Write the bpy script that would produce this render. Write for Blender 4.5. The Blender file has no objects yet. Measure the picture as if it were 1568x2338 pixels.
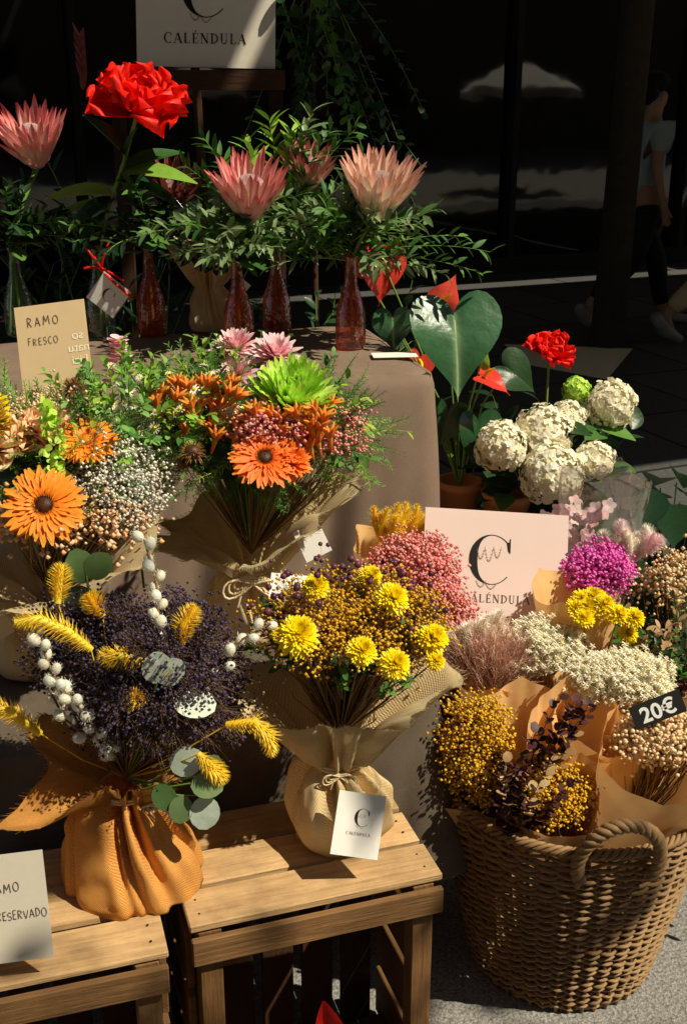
import bpy, bmesh, math, random
import numpy as np
from mathutils import Vector, Matrix, noise as mnoise
rnd=random.Random(11); U=rnd.uniform; G=rnd.gauss
pi=math.pi
sc=bpy.context.scene
coll=sc.collection
def A(*v): return np.array(v,dtype=float)
def nz(v):
    v=np.asarray(v,float); return v/(np.linalg.norm(v)+1e-12)
def Rx(a): c,s=math.cos(a),math.sin(a); return np.array([[1,0,0],[0,c,-s],[0,s,c]])
def Rz(a): c,s=math.cos(a),math.sin(a); return np.array([[c,-s,0],[s,c,0],[0,0,1]])
def ybasis(d,up=(0,0,1)):
    y=nz(d); x=np.cross(y,up)
    if np.linalg.norm(x)<1e-3: x=np.cross(y,(0,1,0.1))
    x=nz(x); z=np.cross(x,y); return np.stack([x,y,z],1)
def zbasis(n):
    z=nz(n); x=np.cross((0,1,0.01),z)
    if np.linalg.norm(x)<1e-3: x=A(1,0,0)
    x=nz(x); y=np.cross(z,x); return np.stack([x,y,z],1)
def rdir(zmin=-.3):
    z=U(zmin,1); a=U(0,2*pi); r=math.sqrt(max(0,1-z*z)); return A(r*math.cos(a),r*math.sin(a),z)
# ---------------------------------------------------------------- materials
MATS={}
def nt(name):
    m=bpy.data.materials.new(name); m.use_nodes=True; t=m.node_tree; t.nodes.clear()
    return m,t,t.nodes,t.links
def mixc(t,a,b,f):
    n=t.nodes.new('ShaderNodeMix'); n.data_type='RGBA'
    for k,i in ((f,0),(a,6),(b,7)):
        if hasattr(k,'is_linked'): t.links.new(k,n.inputs[i])
        elif i==0: n.inputs[0].default_value=k
        else: n.inputs[i].default_value=(*k,1)
    return n.outputs[2]
def math_(t,op,a,b=0.0):
    n=t.nodes.new('ShaderNodeMath'); n.operation=op
    for k,i in ((a,0),(b,1)):
        if hasattr(k,'is_linked'): t.links.new(k,n.inputs[i])
        else: n.inputs[i].default_value=k
    return n.outputs[0]
def cattr(t):
    a=t.nodes.new('ShaderNodeAttribute'); a.attribute_name='c'
    s=t.nodes.new('ShaderNodeSeparateXYZ'); t.links.new(a.outputs['Vector'],s.inputs[0]); return a.outputs['Vector'],s.outputs
def noise(t,scale,detail=3,vec=None,rough=.5):
    n=t.nodes.new('ShaderNodeTexNoise'); n.inputs['Scale'].default_value=scale; n.inputs['Detail'].default_value=detail; n.inputs['Roughness'].default_value=rough
    if vec is None:
        g=t.nodes.new('ShaderNodeNewGeometry'); vec=g.outputs['Position']
    t.links.new(vec,n.inputs['Vector']); return n.outputs[0]
def finish(t,col,rough=.6,transl=0,bump=None,bd=.001,spec=.4):
    p=t.nodes.new('ShaderNodeBsdfPrincipled'); o=t.nodes.new('ShaderNodeOutputMaterial')
    p.inputs['Roughness'].default_value=rough; p.inputs['Specular IOR Level'].default_value=spec
    if hasattr(col,'is_linked'): t.links.new(col,p.inputs['Base Color'])
    else: p.inputs['Base Color'].default_value=(*col,1)
    out=p.outputs[0]
    if bump is not None:
        b=t.nodes.new('ShaderNodeBump'); b.inputs['Distance'].default_value=bd; t.links.new(bump,b.inputs['Height']); t.links.new(b.outputs[0],p.inputs['Normal'])
    if transl>0:
        tr=t.nodes.new('ShaderNodeBsdfTranslucent')
        if hasattr(col,'is_linked'): t.links.new(col,tr.inputs[0])
        else: tr.inputs[0].default_value=(*col,1)
        mx=t.nodes.new('ShaderNodeMixShader'); mx.inputs[0].default_value=transl
        t.links.new(out,mx.inputs[1]); t.links.new(tr.outputs[0],mx.inputs[2]); out=mx.outputs[0]
    t.links.new(out,o.inputs[0])
def mult(t,a,b,f=1):
    mm=t.nodes.new('ShaderNodeMix'); mm.data_type='RGBA'; mm.blend_type='MULTIPLY'; mm.inputs[0].default_value=f
    t.links.new(a,mm.inputs[6]); t.links.new(b,mm.inputs[7]); return mm.outputs[2]
def plant(name,a,b,tip=None,tp=1.5,transl=.22,rough=.5,nscale=60,spec=.35):
    m,t,N,L=nt(name); vec,s=cattr(t)
    col=mixc(t,a,b,s[0])
    if tip is not None: col=mixc(t,col,tip,math_(t,'POWER',s[1],tp))
    nn=noise(t,nscale,4)
    dk=mixc(t,(.82,.82,.82),(1.2,1.2,1.2),nn)
    finish(t,mult(t,col,dk),rough,min(transl,.24),nn,.0012,spec); MATS[name]=m; return m
def cloth(name,a,b,k=2100,transl=.12,amp=.35,bd=.0008):
    m,t,N,L=nt(name); vec,s=cattr(t)
    jit=math_(t,'MULTIPLY',noise(t,35,3),2.0)
    h=math_(t,'MULTIPLY',math_(t,'SINE',math_(t,'ADD',math_(t,'MULTIPLY',s[1],k),jit)),math_(t,'SINE',math_(t,'ADD',math_(t,'MULTIPLY',s[2],k),jit)))
    n2=noise(t,14,5); n3=noise(t,320,3)
    f=math_(t,'ADD',math_(t,'MULTIPLY',h,amp),math_(t,'ADD',math_(t,'MULTIPLY',n2,.6),math_(t,'MULTIPLY',n3,.5)))
    cl=t.nodes.new('ShaderNodeClamp'); t.links.new(f,cl.inputs[0])
    col=mixc(t,a,b,cl.outputs[0]); finish(t,col,.95,transl,f,bd,.1); MATS[name]=m; return m
def wood(name,a,b):
    m,t,N,L=nt(name); vec,s=cattr(t)
    cb=t.nodes.new('ShaderNodeCombineXYZ'); L.new(math_(t,'MULTIPLY',s[0],9.0),cb.inputs[0]); L.new(math_(t,'MULTIPLY',s[1],6.0),cb.inputs[1]); L.new(math_(t,'MULTIPLY',s[2],110.0),cb.inputs[2])
    g=noise(t,1.0,6,cb.outputs[0],.7); g2=noise(t,11,6,None,.65)
    col=mixc(t,a,b,g); dk=mixc(t,(.1,.08,.07),(1.5,1.48,1.42),g2); pv=mixc(t,(.68,.66,.62),(1.1,1.1,1.1),s[0])
    finish(t,mult(t,mult(t,col,dk,.85),pv,.9),.75,0,g,.003,.25); MATS[name]=m; return m
def plain(name,a,b=None,scale=20,rough=.7,transl=0,bd=.001,spec=.3):
    m,t,N,L=nt(name); n=noise(t,scale,5); b=b or tuple(x*.7 for x in a)
    finish(t,mixc(t,b,a,n),rough,transl,n,bd,spec); MATS[name]=m; return m
def glassy(name,col,refl=.12,rough=.03,body=None,bf=.25):
    m,t,N,L=nt(name); tr=N.new('ShaderNodeBsdfTransparent'); tr.inputs[0].default_value=(*col,1); base=tr.outputs[0]
    if body:
        tl=N.new('ShaderNodeBsdfTranslucent'); tl.inputs[0].default_value=(*body,1); nn=noise(t,90,3); m2=N.new('ShaderNodeMixShader'); L.new(math_(t,'MULTIPLY',nn,bf*2),m2.inputs[0]); L.new(base,m2.inputs[1]); L.new(tl.outputs[0],m2.inputs[2]); base=m2.outputs[0]
    g=N.new('ShaderNodeBsdfGlossy'); g.inputs[1].default_value=rough; lw=N.new('ShaderNodeLayerWeight'); lw.inputs[0].default_value=.35
    f=math_(t,'ADD',math_(t,'MULTIPLY',lw.outputs[1],.7),refl*.4); mx=N.new('ShaderNodeMixShader'); o=N.new('ShaderNodeOutputMaterial')
    bp=N.new('ShaderNodeBump'); bp.inputs['Distance'].default_value=.004; L.new(noise(t,60,2),bp.inputs['Height']); L.new(bp.outputs[0],g.inputs['Normal'])
    L.new(f,mx.inputs[0]); L.new(base,mx.inputs[1]); L.new(g.outputs[0],mx.inputs[2]); L.new(mx.outputs[0],o.inputs[0]); MATS[name]=m; return m
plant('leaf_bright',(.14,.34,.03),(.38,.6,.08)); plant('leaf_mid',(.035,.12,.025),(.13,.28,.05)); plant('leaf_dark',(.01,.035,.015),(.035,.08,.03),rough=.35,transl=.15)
plant('leaf_olive',(.08,.15,.05),(.28,.38,.18),rough=.3); plant('leaf_gloss',(.012,.05,.02),(.03,.1,.035),rough=.2,transl=.15,spec=.6,nscale=25)
plant('leaf_silver',(.5,.6,.5),(.85,.92,.78),rough=.5); plant('leaf_plum',(.04,.012,.015),(.14,.045,.05))
plant('leaf_dry',(.36,.2,.08),(.7,.5,.26)); plant('leaf_fern',(.07,.22,.04),(.3,.56,.14))
plant('stem',(.12,.26,.03),(.28,.42,.09),transl=0); plant('stem_brown',(.12,.065,.03),(.28,.17,.07),transl=0)
plant('petal_red',(.82,.008,.003),(.99,.02,.006)); plant('petal_orange',(.97,.22,.005),(1,.34,.02),tip=(1,.38,.03)); plant('petal_vermilion',(.92,.08,.008),(1,.18,.015),tip=(1,.28,.03))
plant('petal_peach',(.98,.55,.24),(1,.76,.52)); plant('petal_yellow',(1,.72,.0),(1,.9,.01))
plant('petal_pink',(.96,.18,.36),(1,.48,.56),tip=(1,.76,.78)); plant('petal_magenta',(.95,.07,.55),(1,.3,.8))
plant('petal_coral',(.98,.26,.26),(1,.55,.5)); plant('petal_white',(.97,.94,.8),(1,1,.93)); plant('petal_lime',(.5,.82,.05),(.8,1,.25))
plant('petal_cream',(.97,.88,.62),(1,.98,.84)); plant('petal_blush',(.97,.62,.68),(1,.88,.88))
plant('bract',(1,.74,.64),(.98,.5,.48),tip=(.88,.14,.17),tp=2.2); plant('bract_pale',(1,.9,.74),(1,.74,.58),tip=(.97,.42,.35),tp=2.6)
plant('bract_dark',(.3,.07,.07),(.4,.1,.1)); plant('bristle',(1,.95,.9),(.9,.65,.66))
plant('dark_centre',(.05,.015,.008),(.14,.05,.02),transl=0); plant('brown_pod',(.2,.1,.03),(.38,.2,.06),transl=0)
plant('orange_centre',(.7,.2,.01),(.9,.4,.03),transl=0); plant('purple_dust',(.018,.011,.025),(.12,.08,.15),transl=.1)
plant('mustard',(.78,.4,.01),(1,.66,.05)); plant('fox',(.95,.55,.01),(1,.8,.08)); plant('berry',(.05,.012,.03),(.16,.05,.09),transl=0,rough=.35)
plant('willow',(.85,.8,.64),(1,1,.9),nscale=400); plant('pampas',(.68,.4,.3),(.95,.7,.58)); plant('peach_seed',(.95,.62,.3),(1,.86,.58))
plant('kangaroo',(.85,.09,.015),(.96,.25,.03),tip=(.9,.5,.06)); plant('spathe',(.75,.03,.02),(.9,.1,.06),rough=.25,spec=.6)
plant('buff',(.88,.77,.6),(1,.95,.85))
cloth('burlap',(.62,.36,.12),(1,.86,.54),amp=.45); cloth('burlap_rust',(.5,.17,.03),(.98,.5,.14),amp=.45); cloth('linen',(.17,.118,.088),(.33,.235,.175),k=2600,amp=.2,transl=.05,bd=.0006)
cloth('linen_grey',(.07,.05,.035),(.19,.15,.115),k=2400,amp=.2,transl=.03)
wood('crate_wood',(.3,.15,.05),(.98,.68,.37)); wood('crate_wood_shaded',(.12,.055,.02),(.42,.23,.095)); wood('dark_wood',(.05,.022,.011),(.11,.05,.025))  # second crate wood is darkened: shade on fronts and sides put into colour
plain('kraft',(.98,.64,.3),(.82,.5,.2),30,.8,.25); plain('kraft_card',(.95,.76,.48),(.9,.7,.43),60,.8,.35,.0002); plain('card_white',(1,.97,.92),(.97,.94,.88),60,.7,.15,.0002); plain('card_beige',(.8,.73,.6),(.74,.67,.55),60,.7,.15,.0002)
plain('panel_cream',(.85,.79,.68),(.78,.72,.6),25,.7); plain('pink_board',(1,.85,.8),(1,.81,.76),15,.35,.3,.0002,.5)
plain('ink',(.01,.009,.008),(.006,.006,.006)); plain('ink_soft',(.12,.08,.06),(.1,.07,.05)); plain('ink_faint',(.5,.38,.32),(.45,.34,.28)); plain('ghost',(1,.93,.74),(.98,.9,.7)); plain('black_board',(.015,.015,.015)); plain('white_ink',(.95,.95,.93),(.9,.9,.88))
plain('terracotta',(.7,.3,.12),(.5,.2,.08),30,.8); plain('ribbon',(.9,.02,.015),(.8,.02,.01),60,.4,.1); plain('twine',(.95,.78,.5),(.7,.52,.28),300,.9)
plain('wicker',(.46,.28,.13),(.15,.08,.03),45,.6,0,.001); plain('bark',(.07,.055,.04),(.03,.025,.018),18,.95,0,.02)
plain('skin',(.5,.29,.18),(.45,.25,.16)); plain('shirt',(.45,.53,.52),(.35,.42,.42)); plain('trousers_black',(.012,.012,.015)); plain('trousers_beige',(.75,.55,.34),(.65,.46,.27)); plain('shoe',(.5,.48,.44),(.2,.19,.17)); plain('hair',(.012,.008,.006))
plain('canvas',(.97,.95,.9),(.9,.87,.8),4,.8); plain('added_sail_cloth',(.25,.23,.2),(.2,.19,.17),4,.9); plain('metal',(.02,.02,.02),(.012,.012,.012)); plain('stone',(.2,.17,.13),(.14,.12,.09),2,.85)
glassy('bottle_pink',(.9,.42,.38),body=(.95,.25,.2),bf=.3); glassy('bottle_clear',(.7,.78,.72),body=(.6,.7,.6),bf=.12); glassy('film',(.94,.9,.89),.35,.08,body=(.9,.8,.8),bf=.1)
def mat_ground():
    m,t,N,L=nt('asphalt'); g=noise(t,2.2,4); s=noise(t,160,4,None,.7); v=N.new('ShaderNodeTexVoronoi'); v.inputs['Scale'].default_value=150
    gg=N.new('ShaderNodeNewGeometry'); L.new(gg.outputs['Position'],v.inputs['Vector'])
    f=math_(t,'ADD',math_(t,'MULTIPLY',s,1.1),math_(t,'MULTIPLY',v.outputs['Distance'],-.35)); cl=N.new('ShaderNodeClamp'); L.new(f,cl.inputs[0])
    c=mixc(t,(.06,.056,.052),(.9,.86,.8),cl.outputs[0]); c=mixc(t,c,(.14,.13,.12),math_(t,'MULTIPLY',g,.4)); finish(t,c,.9,0,f,.005,.2); MATS['asphalt']=m
    m,t,N,L=nt('paving'); g=N.new('ShaderNodeNewGeometry'); mp=N.new('ShaderNodeMapping'); mp.inputs['Rotation'].default_value=(0,0,math.radians(-23)); L.new(g.outputs['Position'],mp.inputs['Vector'])
    b=N.new('ShaderNodeTexBrick'); b.inputs['Color1'].default_value=(.09,.09,.09,1); b.inputs['Color2'].default_value=(.13,.127,.12,1); b.inputs['Mortar'].default_value=(.02,.02,.02,1)
    b.inputs['Scale'].default_value=1.0; b.inputs['Mortar Size'].default_value=.012; b.inputs['Brick Width'].default_value=1.2; b.inputs['Row Height'].default_value=.8; L.new(mp.outputs[0],b.inputs['Vector'])
    n=noise(t,40,5); finish(t,mult(t,b.outputs[0],n,.6),.8,0,n,.002,.3); MATS['paving']=m
    plain('sunlit_paving',(.95,.82,.58),(.75,.62,.42),30,.85)  # pale tan carries the sunlight of the ground patch
    m,t,N,L=nt('shop_glass'); n=noise(t,.9,3); c=mixc(t,(.001,.001,.001),(.014,.012,.009),n); p=N.new('ShaderNodeBsdfPrincipled'); o=N.new('ShaderNodeOutputMaterial'); L.new(c,p.inputs['Base Color']); p.inputs['Roughness'].default_value=.04; p.inputs['IOR'].default_value=1.6
    bp=N.new('ShaderNodeBump'); bp.inputs['Distance'].default_value=.0022; L.new(noise(t,2.0,2),bp.inputs['Height']); L.new(bp.outputs[0],p.inputs['Normal']); L.new(p.outputs[0],o.inputs[0]); MATS['shop_glass']=m
mat_ground()
# ---------------------------------------------------------------- mesh builder
class T: pass
class MB:
    def __init__(s): s.V=[];s.C=[];s.F=[];s.N=[];s.M=[];s.mats=[];s.n=0
    def mi(s,m):
        if m not in s.mats: s.mats.append(m)
        return s.mats.index(m)
    def raw(s,V,flat,cnt,mat,C):
        s.V.append(V); s.C.append(C); s.F.append(flat+s.n); s.N.append(cnt); s.M.append(np.full(len(cnt),s.mi(mat))); s.n+=len(V)
    def add(s,t,M,loc,mat,v=None):
        if v is None: v=rnd.random()
        C=t.C.copy(); C[:,0]=v; s.raw(t.V@M.T+loc,t.flat,t.cnt,mat,C)
    def grid(s,P,mat,closed=False,C=None,v=0.5):
        r,c=P.shape[:2]
        if C is None: C=np.zeros((r,c,3)); C[...,0]=v; C[...,1]=np.linspace(0,1,r)[:,None]
        i=np.arange(r-1)[:,None]; j=np.arange(c if closed else c-1)[None,:]; j2=(j+1)%c
        F=np.stack([i*c+j,i*c+j2,(i+1)*c+j2,(i+1)*c+j],-1).reshape(-1,4)
        s.raw(P.reshape(-1,3),F.reshape(-1),np.full(len(F),4),mat,C.reshape(-1,3))
    def tube(s,pts,rad,mat,n=5,v=None):
        pts=np.asarray(pts,float); k=len(pts)
        if np.isscalar(rad): rad=[rad]*k
        if v is None: v=rnd.random()
        tg=np.gradient(pts,axis=0); P=np.zeros((k,n,3)); a=np.arange(n)*2*pi/n; x=None
        for i in range(k):
            y=nz(tg[i])
            if x is None: x=np.cross(y,(0,0,1) if abs(y[2])<.9 else (1,0,0))
            x=nz(x-y*np.dot(x,y)); z=np.cross(x,y); P[i]=pts[i]+rad[i]*(np.cos(a)[:,None]*x+np.sin(a)[:,None]*z)
        s.grid(P,mat,True,v=v)
    def stick(s,p,q,r,mat,v=None):
        d=q-p; L=np.linalg.norm(d); B=ybasis(d); s.add(STICK,B@np.diag([r,L,r]),p,mat,v)
    def box(s,lo,hi,mat,M=np.eye(3),loc=(0,0,0),v=None):
        if v is None: v=rnd.random()
        lo=A(*lo);hi=A(*hi); X=np.array([[(lo,hi)[i][0],(lo,hi)[j][1],(lo,hi)[k][2]] for i in (0,1) for j in (0,1) for k in (0,1)])
        fl=np.array([0,1,3,2, 4,6,7,5, 0,4,5,1, 2,3,7,6, 0,2,6,4, 1,5,7,3]); d=hi-lo; ax=int(np.argmax(d)); o=[i for i in range(3) if i!=ax]
        C=np.zeros((8,3)); C[:,0]=v; C[:,1]=X[:,ax]; C[:,2]=X[:,o[0]]+X[:,o[1]]; s.raw(X@M.T+A(*loc),fl,np.full(6,4),mat,C)
    def tmpl(s):
        t=T(); t.V=np.concatenate(s.V); t.C=np.concatenate(s.C); t.flat=np.concatenate(s.F); t.cnt=np.concatenate(s.N); return t
    def mesh(s,name,off,smooth=True):
        me=bpy.data.meshes.new(name); V=np.concatenate(s.V)-off; fl=np.concatenate(s.F).astype(np.int32); cn=np.concatenate(s.N).astype(np.int32)
        me.vertices.add(len(V)); me.vertices.foreach_set('co',V.astype(np.float32).ravel()); me.loops.add(len(fl)); me.loops.foreach_set('vertex_index',fl)
        me.polygons.add(len(cn)); st=np.concatenate([[0],np.cumsum(cn)[:-1]]).astype(np.int32); me.polygons.foreach_set('loop_start',st)
        for m in s.mats: me.materials.append(MATS[m])
        me.update(calc_edges=True); me.polygons.foreach_set('material_index',np.concatenate(s.M).astype(np.int32)); me.polygons.foreach_set('use_smooth',np.full(len(cn),smooth))
        at=me.attributes.new('c','FLOAT_VECTOR','POINT'); at.data.foreach_set('vector',np.concatenate(s.C).astype(np.float32).ravel()); me.validate(); return me
WL={}
def meta(o,label,cat,group,kind):
    if label: o['label']=label
    if cat: o['category']=cat
    if group: o['group']=group
    if kind: o['kind']=kind
def thing(name,loc,label,cat,group=None):
    o=bpy.data.objects.new(name,None); o.empty_display_size=.05; o.location=loc; coll.objects.link(o); WL[o.name]=A(*loc); meta(o,label,cat,group,None); return o
def part(mb,name,par,label=None,smooth=True,bevel=0):
    off=WL[par.name]; o=bpy.data.objects.new(name,mb.mesh(name,off,smooth)); coll.objects.link(o); o.parent=par; WL[o.name]=off
    if label: o['label']=label
    if bevel: b=o.modifiers.new('b','BEVEL'); b.width=bevel; b.segments=1
    return o
def single(mb,name,loc,label=None,cat=None,group=None,kind=None,smooth=True,bevel=0):
    o=bpy.data.objects.new(name,mb.mesh(name,A(*loc),smooth)); o.location=loc; coll.objects.link(o); WL[o.name]=A(*loc); meta(o,label,cat,group,kind)
    if bevel: b=o.modifiers.new('b','BEVEL'); b.width=bevel; b.segments=1
    return o
# templates
def leaf_t(W=.3,prof='lance',fold=.2,bend=.2,seg=5,ruf=0,cols=3):
    m=MB(); P=np.zeros((seg+1,cols,3)); C=np.zeros((seg+1,cols,3))
    for i in range(seg+1):
        s=i/seg
        if prof=='lance': w=math.sin(pi*(.05+.93*s**.85))**.9
        elif prof=='petal': w=math.sin(pi*(.08+.88*s**1.7))**.7
        elif prof=='round': w=math.sqrt(max(0.0,math.sin(pi*(.02+.96*s))))
        elif prof=='broad': w=(.25+.75*min(1,s*1.7)**.8)*(1 if s<.75 else math.sqrt(max(.12,1-((s-.75)/.26)**2)))
        for j in range(cols):
            q=2*j/(cols-1)-1
            P[i,j]=(q*w*W/2, s-.08*ruf*abs(q)+.05*ruf*math.sin(q*8)*s**3, fold*W*abs(q)*w - bend*s*s + ruf*W*.16*math.sin(q*5.5+s*4)*s*s); C[i,j]=(0,s,q)
    m.grid(P,'stem',C=C); return m.tmpl()
def ico_t(lv):
    bm=bmesh.new(); bmesh.ops.create_icosphere(bm,subdivisions=lv,radius=1); t=T(); t.V=np.array([v.co[:] for v in bm.verts]); t.flat=np.array([v.index for f in bm.faces for v in f.verts]); t.cnt=np.full(len(bm.faces),3)
    t.C=np.zeros((len(t.V),3)); t.C[:,1]=(t.V[:,2]+1)/2; bm.free(); return t
def octa_t():
    t=T(); t.V=np.array([[1,0,0],[-1,0,0],[0,1,0],[0,-1,0],[0,0,1],[0,0,-1]],float); t.flat=np.array([0,2,4,2,1,4,1,3,4,3,0,4,2,0,5,1,2,5,3,1,5,0,3,5]); t.cnt=np.full(8,3); t.C=np.zeros((6,3)); t.C[:,1]=.5; return t
def stick_t():
    t=T(); a=[0,2.094,4.189]; t.V=np.array([[math.cos(x),0,math.sin(x)] for x in a]+[[.5*math.cos(x),1,.5*math.sin(x)] for x in a]); t.flat=np.array([0,1,4,3,1,2,5,4,2,0,3,5]); t.cnt=np.full(3,4); t.C=np.zeros((6,3)); t.C[3:,1]=1; return t
STICK=stick_t(); OCT=octa_t(); ICO1=ico_t(1); ICO2=ico_t(2); ICO3=ico_t(3)
LANCE=leaf_t(.28,'lance',.2,.15); THIN=leaf_t(.14,'lance',.2,.25,4); NEEDLE=leaf_t(.13,'lance',0,.1,2,0,2); PETAL=leaf_t(.24,'petal',.15,.08); SLIM=leaf_t(.17,'petal',.15,.05); ROUND=leaf_t(.85,'round',.05,.1,6); OVAL=leaf_t(.5,'round',.12,.15)
BROAD=leaf_t(1.1,'broad',.25,-.25,12,.8,15); BRACT=leaf_t(.26,'lance',.4,-.12,8); CURL=leaf_t(.13,'petal',.3,-.45,6); HAIR=leaf_t(.05,'lance',0,.15,2,0,2); FLORET1=leaf_t(.95,'round',.1,.1,4,.3,4); MINI=leaf_t(.5,'round',.1,.1,2,0,2)
def merge(items):
    m=MB()
    for t,M,l in items: m.add(t,M,A(*l),'stem')
    return m.tmpl()
FLORET=merge([(FLORET1,Rz(k*pi/2)@Rx(.12),(0,0,0)) for k in range(4)])
PUFF=merge([(MINI,ybasis(nz(A(math.cos(k*2.4)*math.sqrt(1-(1-2*(k+.5)/9)**2),math.sin(k*2.4)*math.sqrt(1-(1-2*(k+.5)/9)**2),1-2*(k+.5)/9))),(0,0,0)) for k in range(9)])
def featherT(seed,n=40,nl=.17,tm=NEEDLE):
    r=random.Random(seed); m=MB(); p=[A(0.04*math.sin(3*s+seed),s,-.15*s*s) for s in np.linspace(0,1,6)]; m.tube(p,[.010]*5+[.004],'stem',3)
    for i in range(n):
        s=.05+.95*i/n; a=i*2.4; q=A(0.04*math.sin(3*s+seed),s,-.15*s*s); d=A(math.cos(a),.9+r.uniform(-.3,.3),math.sin(a)); m.add(tm,ybasis(d)*(nl*(1.2-.6*s)),q,'stem')
    return m.tmpl()
FEATH=[featherT(k) for k in range(4)]
DAISY=merge([(PETAL,Rz(k*2*pi/11)@Rx(.15),(0,0,0)) for k in range(11)])
# compound pieces
def ring(mb,c,F,n,L,el,t,mat,r0=0,w=1,jit=.08,z0=0):
    o=U(0,6)
    for k in range(n):
        a=o+k*2*pi/n+G(0,jit); l=L*U(.88,1.1); M=F@Rz(a)@Rx(el+G(0,jit)); mb.add(t,M@np.diag([l*w,l,l]),c+F@(Rz(a)@A(0,r0,z0)),mat)
def gerbera(mb,c,n,R,mat='petal_orange',cm='dark_centre'):
    c=A(*c);F=zbasis(n)
    for nn,L,e,z,r0 in ((30,1,.02,0,.04),(28,.92,.08,.02,.06),(26,.6,.16,.04,.12),(24,.28,.5,.05,.2)): ring(mb,c,F,nn,R*L,e,SLIM,mat,r0=R*r0,w=1.15 if L>.5 else 1.6,jit=.04,z0=R*z)
    mb.add(ICO2,F@np.diag([R*.24,R*.24,R*.12]),c+F@A(0,0,R*.05),cm)
    for k in range(120):
        a=k*2.4;r=R*.25*math.sqrt(k/120); p=c+F@A(r*math.cos(a),r*math.sin(a),R*.1); mb.stick(p,p+F@A(.2*r*math.cos(a),.2*r*math.sin(a),R*.1),R*.014,'orange_centre' if k>88 else cm)
def mum(mb,c,n,R,mat,t=CURL,N=110,w=1,lo=-.05,cmat=None):
    c=A(*c);F=zbasis(n)
    for k in range(N):
        s=k/N; el=(pi/2)*(1-s)**.7*(1-lo*.3)+lo+G(0,.08); a=k*2.4; L=R*(.6+.4*s)*U(.88,1.1); mb.add(t,F@Rz(a)@Rx(el)@np.diag([L*w,L,L]),c,mat if not(cmat and s<.25) else cmat)
def protea(mb,c,ax,S,mat='bract',bm='bristle'):
    c=A(*c);F=zbasis(ax)
    for n,L,e,r,z,w in ((14,.72,1.22,.33,-.02,.85),(15,.92,1.08,.39,-.1,.85),(15,.95,.95,.41,-.2,.9),(15,.78,.9,.36,-.32,1.15),(13,.55,1.0,.28,-.45,1.6),(10,.38,1.12,.18,-.56,2.1)): ring(mb,c,F,n,S*L,e,BRACT,mat,r0=S*r,w=w,jit=.08,z0=S*z)
    for k in range(330):
        s=math.sqrt(k/330); a=k*2.4; p=c+F@A(S*.3*s*math.cos(a),S*.3*s*math.sin(a),-S*.05); q=c+F@A(S*.34*s*math.cos(a+.2),S*.34*s*math.sin(a+.2),S*(.46-.2*s*s)); mb.stick(p,q,S*.024,bm)
    mb.add(ICO2,F@np.diag([S*.33,S*.33,S*.4]),c+F@A(0,0,-S*.06),bm,.8)
    mb.add(ICO2,F@np.diag([S*.28,S*.28,S*.3]),c+F@A(0,0,-S*.32),mat,.9)
def peony(mb,c,n,R,mat):
    c=A(*c);F=zbasis(n)
    for nn,L,e,z in ((6,1,.1,0),(7,1.02,.35,.02),(8,.92,.62,.05),(8,.78,.88,.08),(8,.64,1.1,.1),(7,.52,1.3,.12),(6,.42,1.5,.14)):
        ring(mb,c,F,nn,R*L,e,BROAD,mat,r0=R*.05,w=U(.65,.85),jit=.2,z0=R*z)
def hyd(mb,c,R,mat,n=420):
    c=A(*c)
    for k in range(n):
        z=1-1.8*(k+.5)/n; r=math.sqrt(1-z*z); a=k*2.4; d=A(r*math.cos(a),r*math.sin(a),z); bump=1+.07*math.sin(a*3+z*5)+.06*math.sin(7*z+a*5); p=c+d*R*bump*U(.88,1.06); l=R*.16*U(.8,1.15); mb.add(FLORET,zbasis(d+A(G(0,.28),G(0,.28),G(0,.28)))@Rz(U(0,2))*l,p,mat)
    mb.add(ICO3,np.eye(3)*R*.8,c,mat,0)
def fox(mb,pts,r,mat='fox',N=260,hl=1.0,shape=True):
    pts=[A(*p) for p in pts]; k=len(pts)-1
    for i in range(N):
        s=i/N; x=s*k; j=min(int(x),k-1); f=x-j; p=pts[j]*(1-f)+pts[j+1]*f; d=nz(pts[j+1]-pts[j]); rr=r*(math.sin(pi*(.1+.85*s))**.6 if shape else 1)
        B=ybasis(d); a=i*2.4; o=B@A(math.cos(a),0,math.sin(a)); mb.add(HAIR,ybasis(o+d*U(.5,1.1))@np.diag([rr*3,rr*1.7*hl,rr*1.5]),p+o*rr*.25,mat)
    mb.tube(pts,[r*.45]+[r*.6]*(k-1)+[r*.35],mat,6)
def sprig(mb,p,d,L,t,size,n,lm,sm='stem',droop=.25,ang=.9,sr=.0012,bare=.15,w=1,flip=0):
    p=A(*p);d=nz(d);side=U(0,6);P=[]
    for i in range(9):
        s=i/8; P.append(p+d*L*s+A(0,0,-1)*droop*L*s*s+A(math.sin(side),math.cos(side),0)*L*.04*math.sin(3*s))
    mb.tube(P,[sr*(1.3-.9*i/8) for i in range(9)],sm,4)
    for i in range(n):
        s=bare+(1-bare)*i/max(1,n-1); x=s*8; j=min(int(x),7); q=P[j]+(P[j+1]-P[j])*(x-j); dd=nz(P[j+1]-P[j]); B=ybasis(dd)
        a=side+(pi*(i%2)+(i//2)*pi/2*(flip))+G(0,.35); o=B@A(math.cos(a),0,math.sin(a)); ld=dd*math.cos(ang)+o*math.sin(ang); l=size*U(.75,1.15)*(1-.35*s)
        mb.add(t,ybasis(ld,dd*.3+A(0,0,1)+A(G(0,.3),G(0,.3),0))@np.diag([l*w,l,l]),q,lm)
def ellp(c,r,zmin=-.2,inner=.75):
    d=rdir(zmin); k=U(inner,1); return A(*c)+d*A(*r)*k, nz(d/A(*r))
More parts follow.
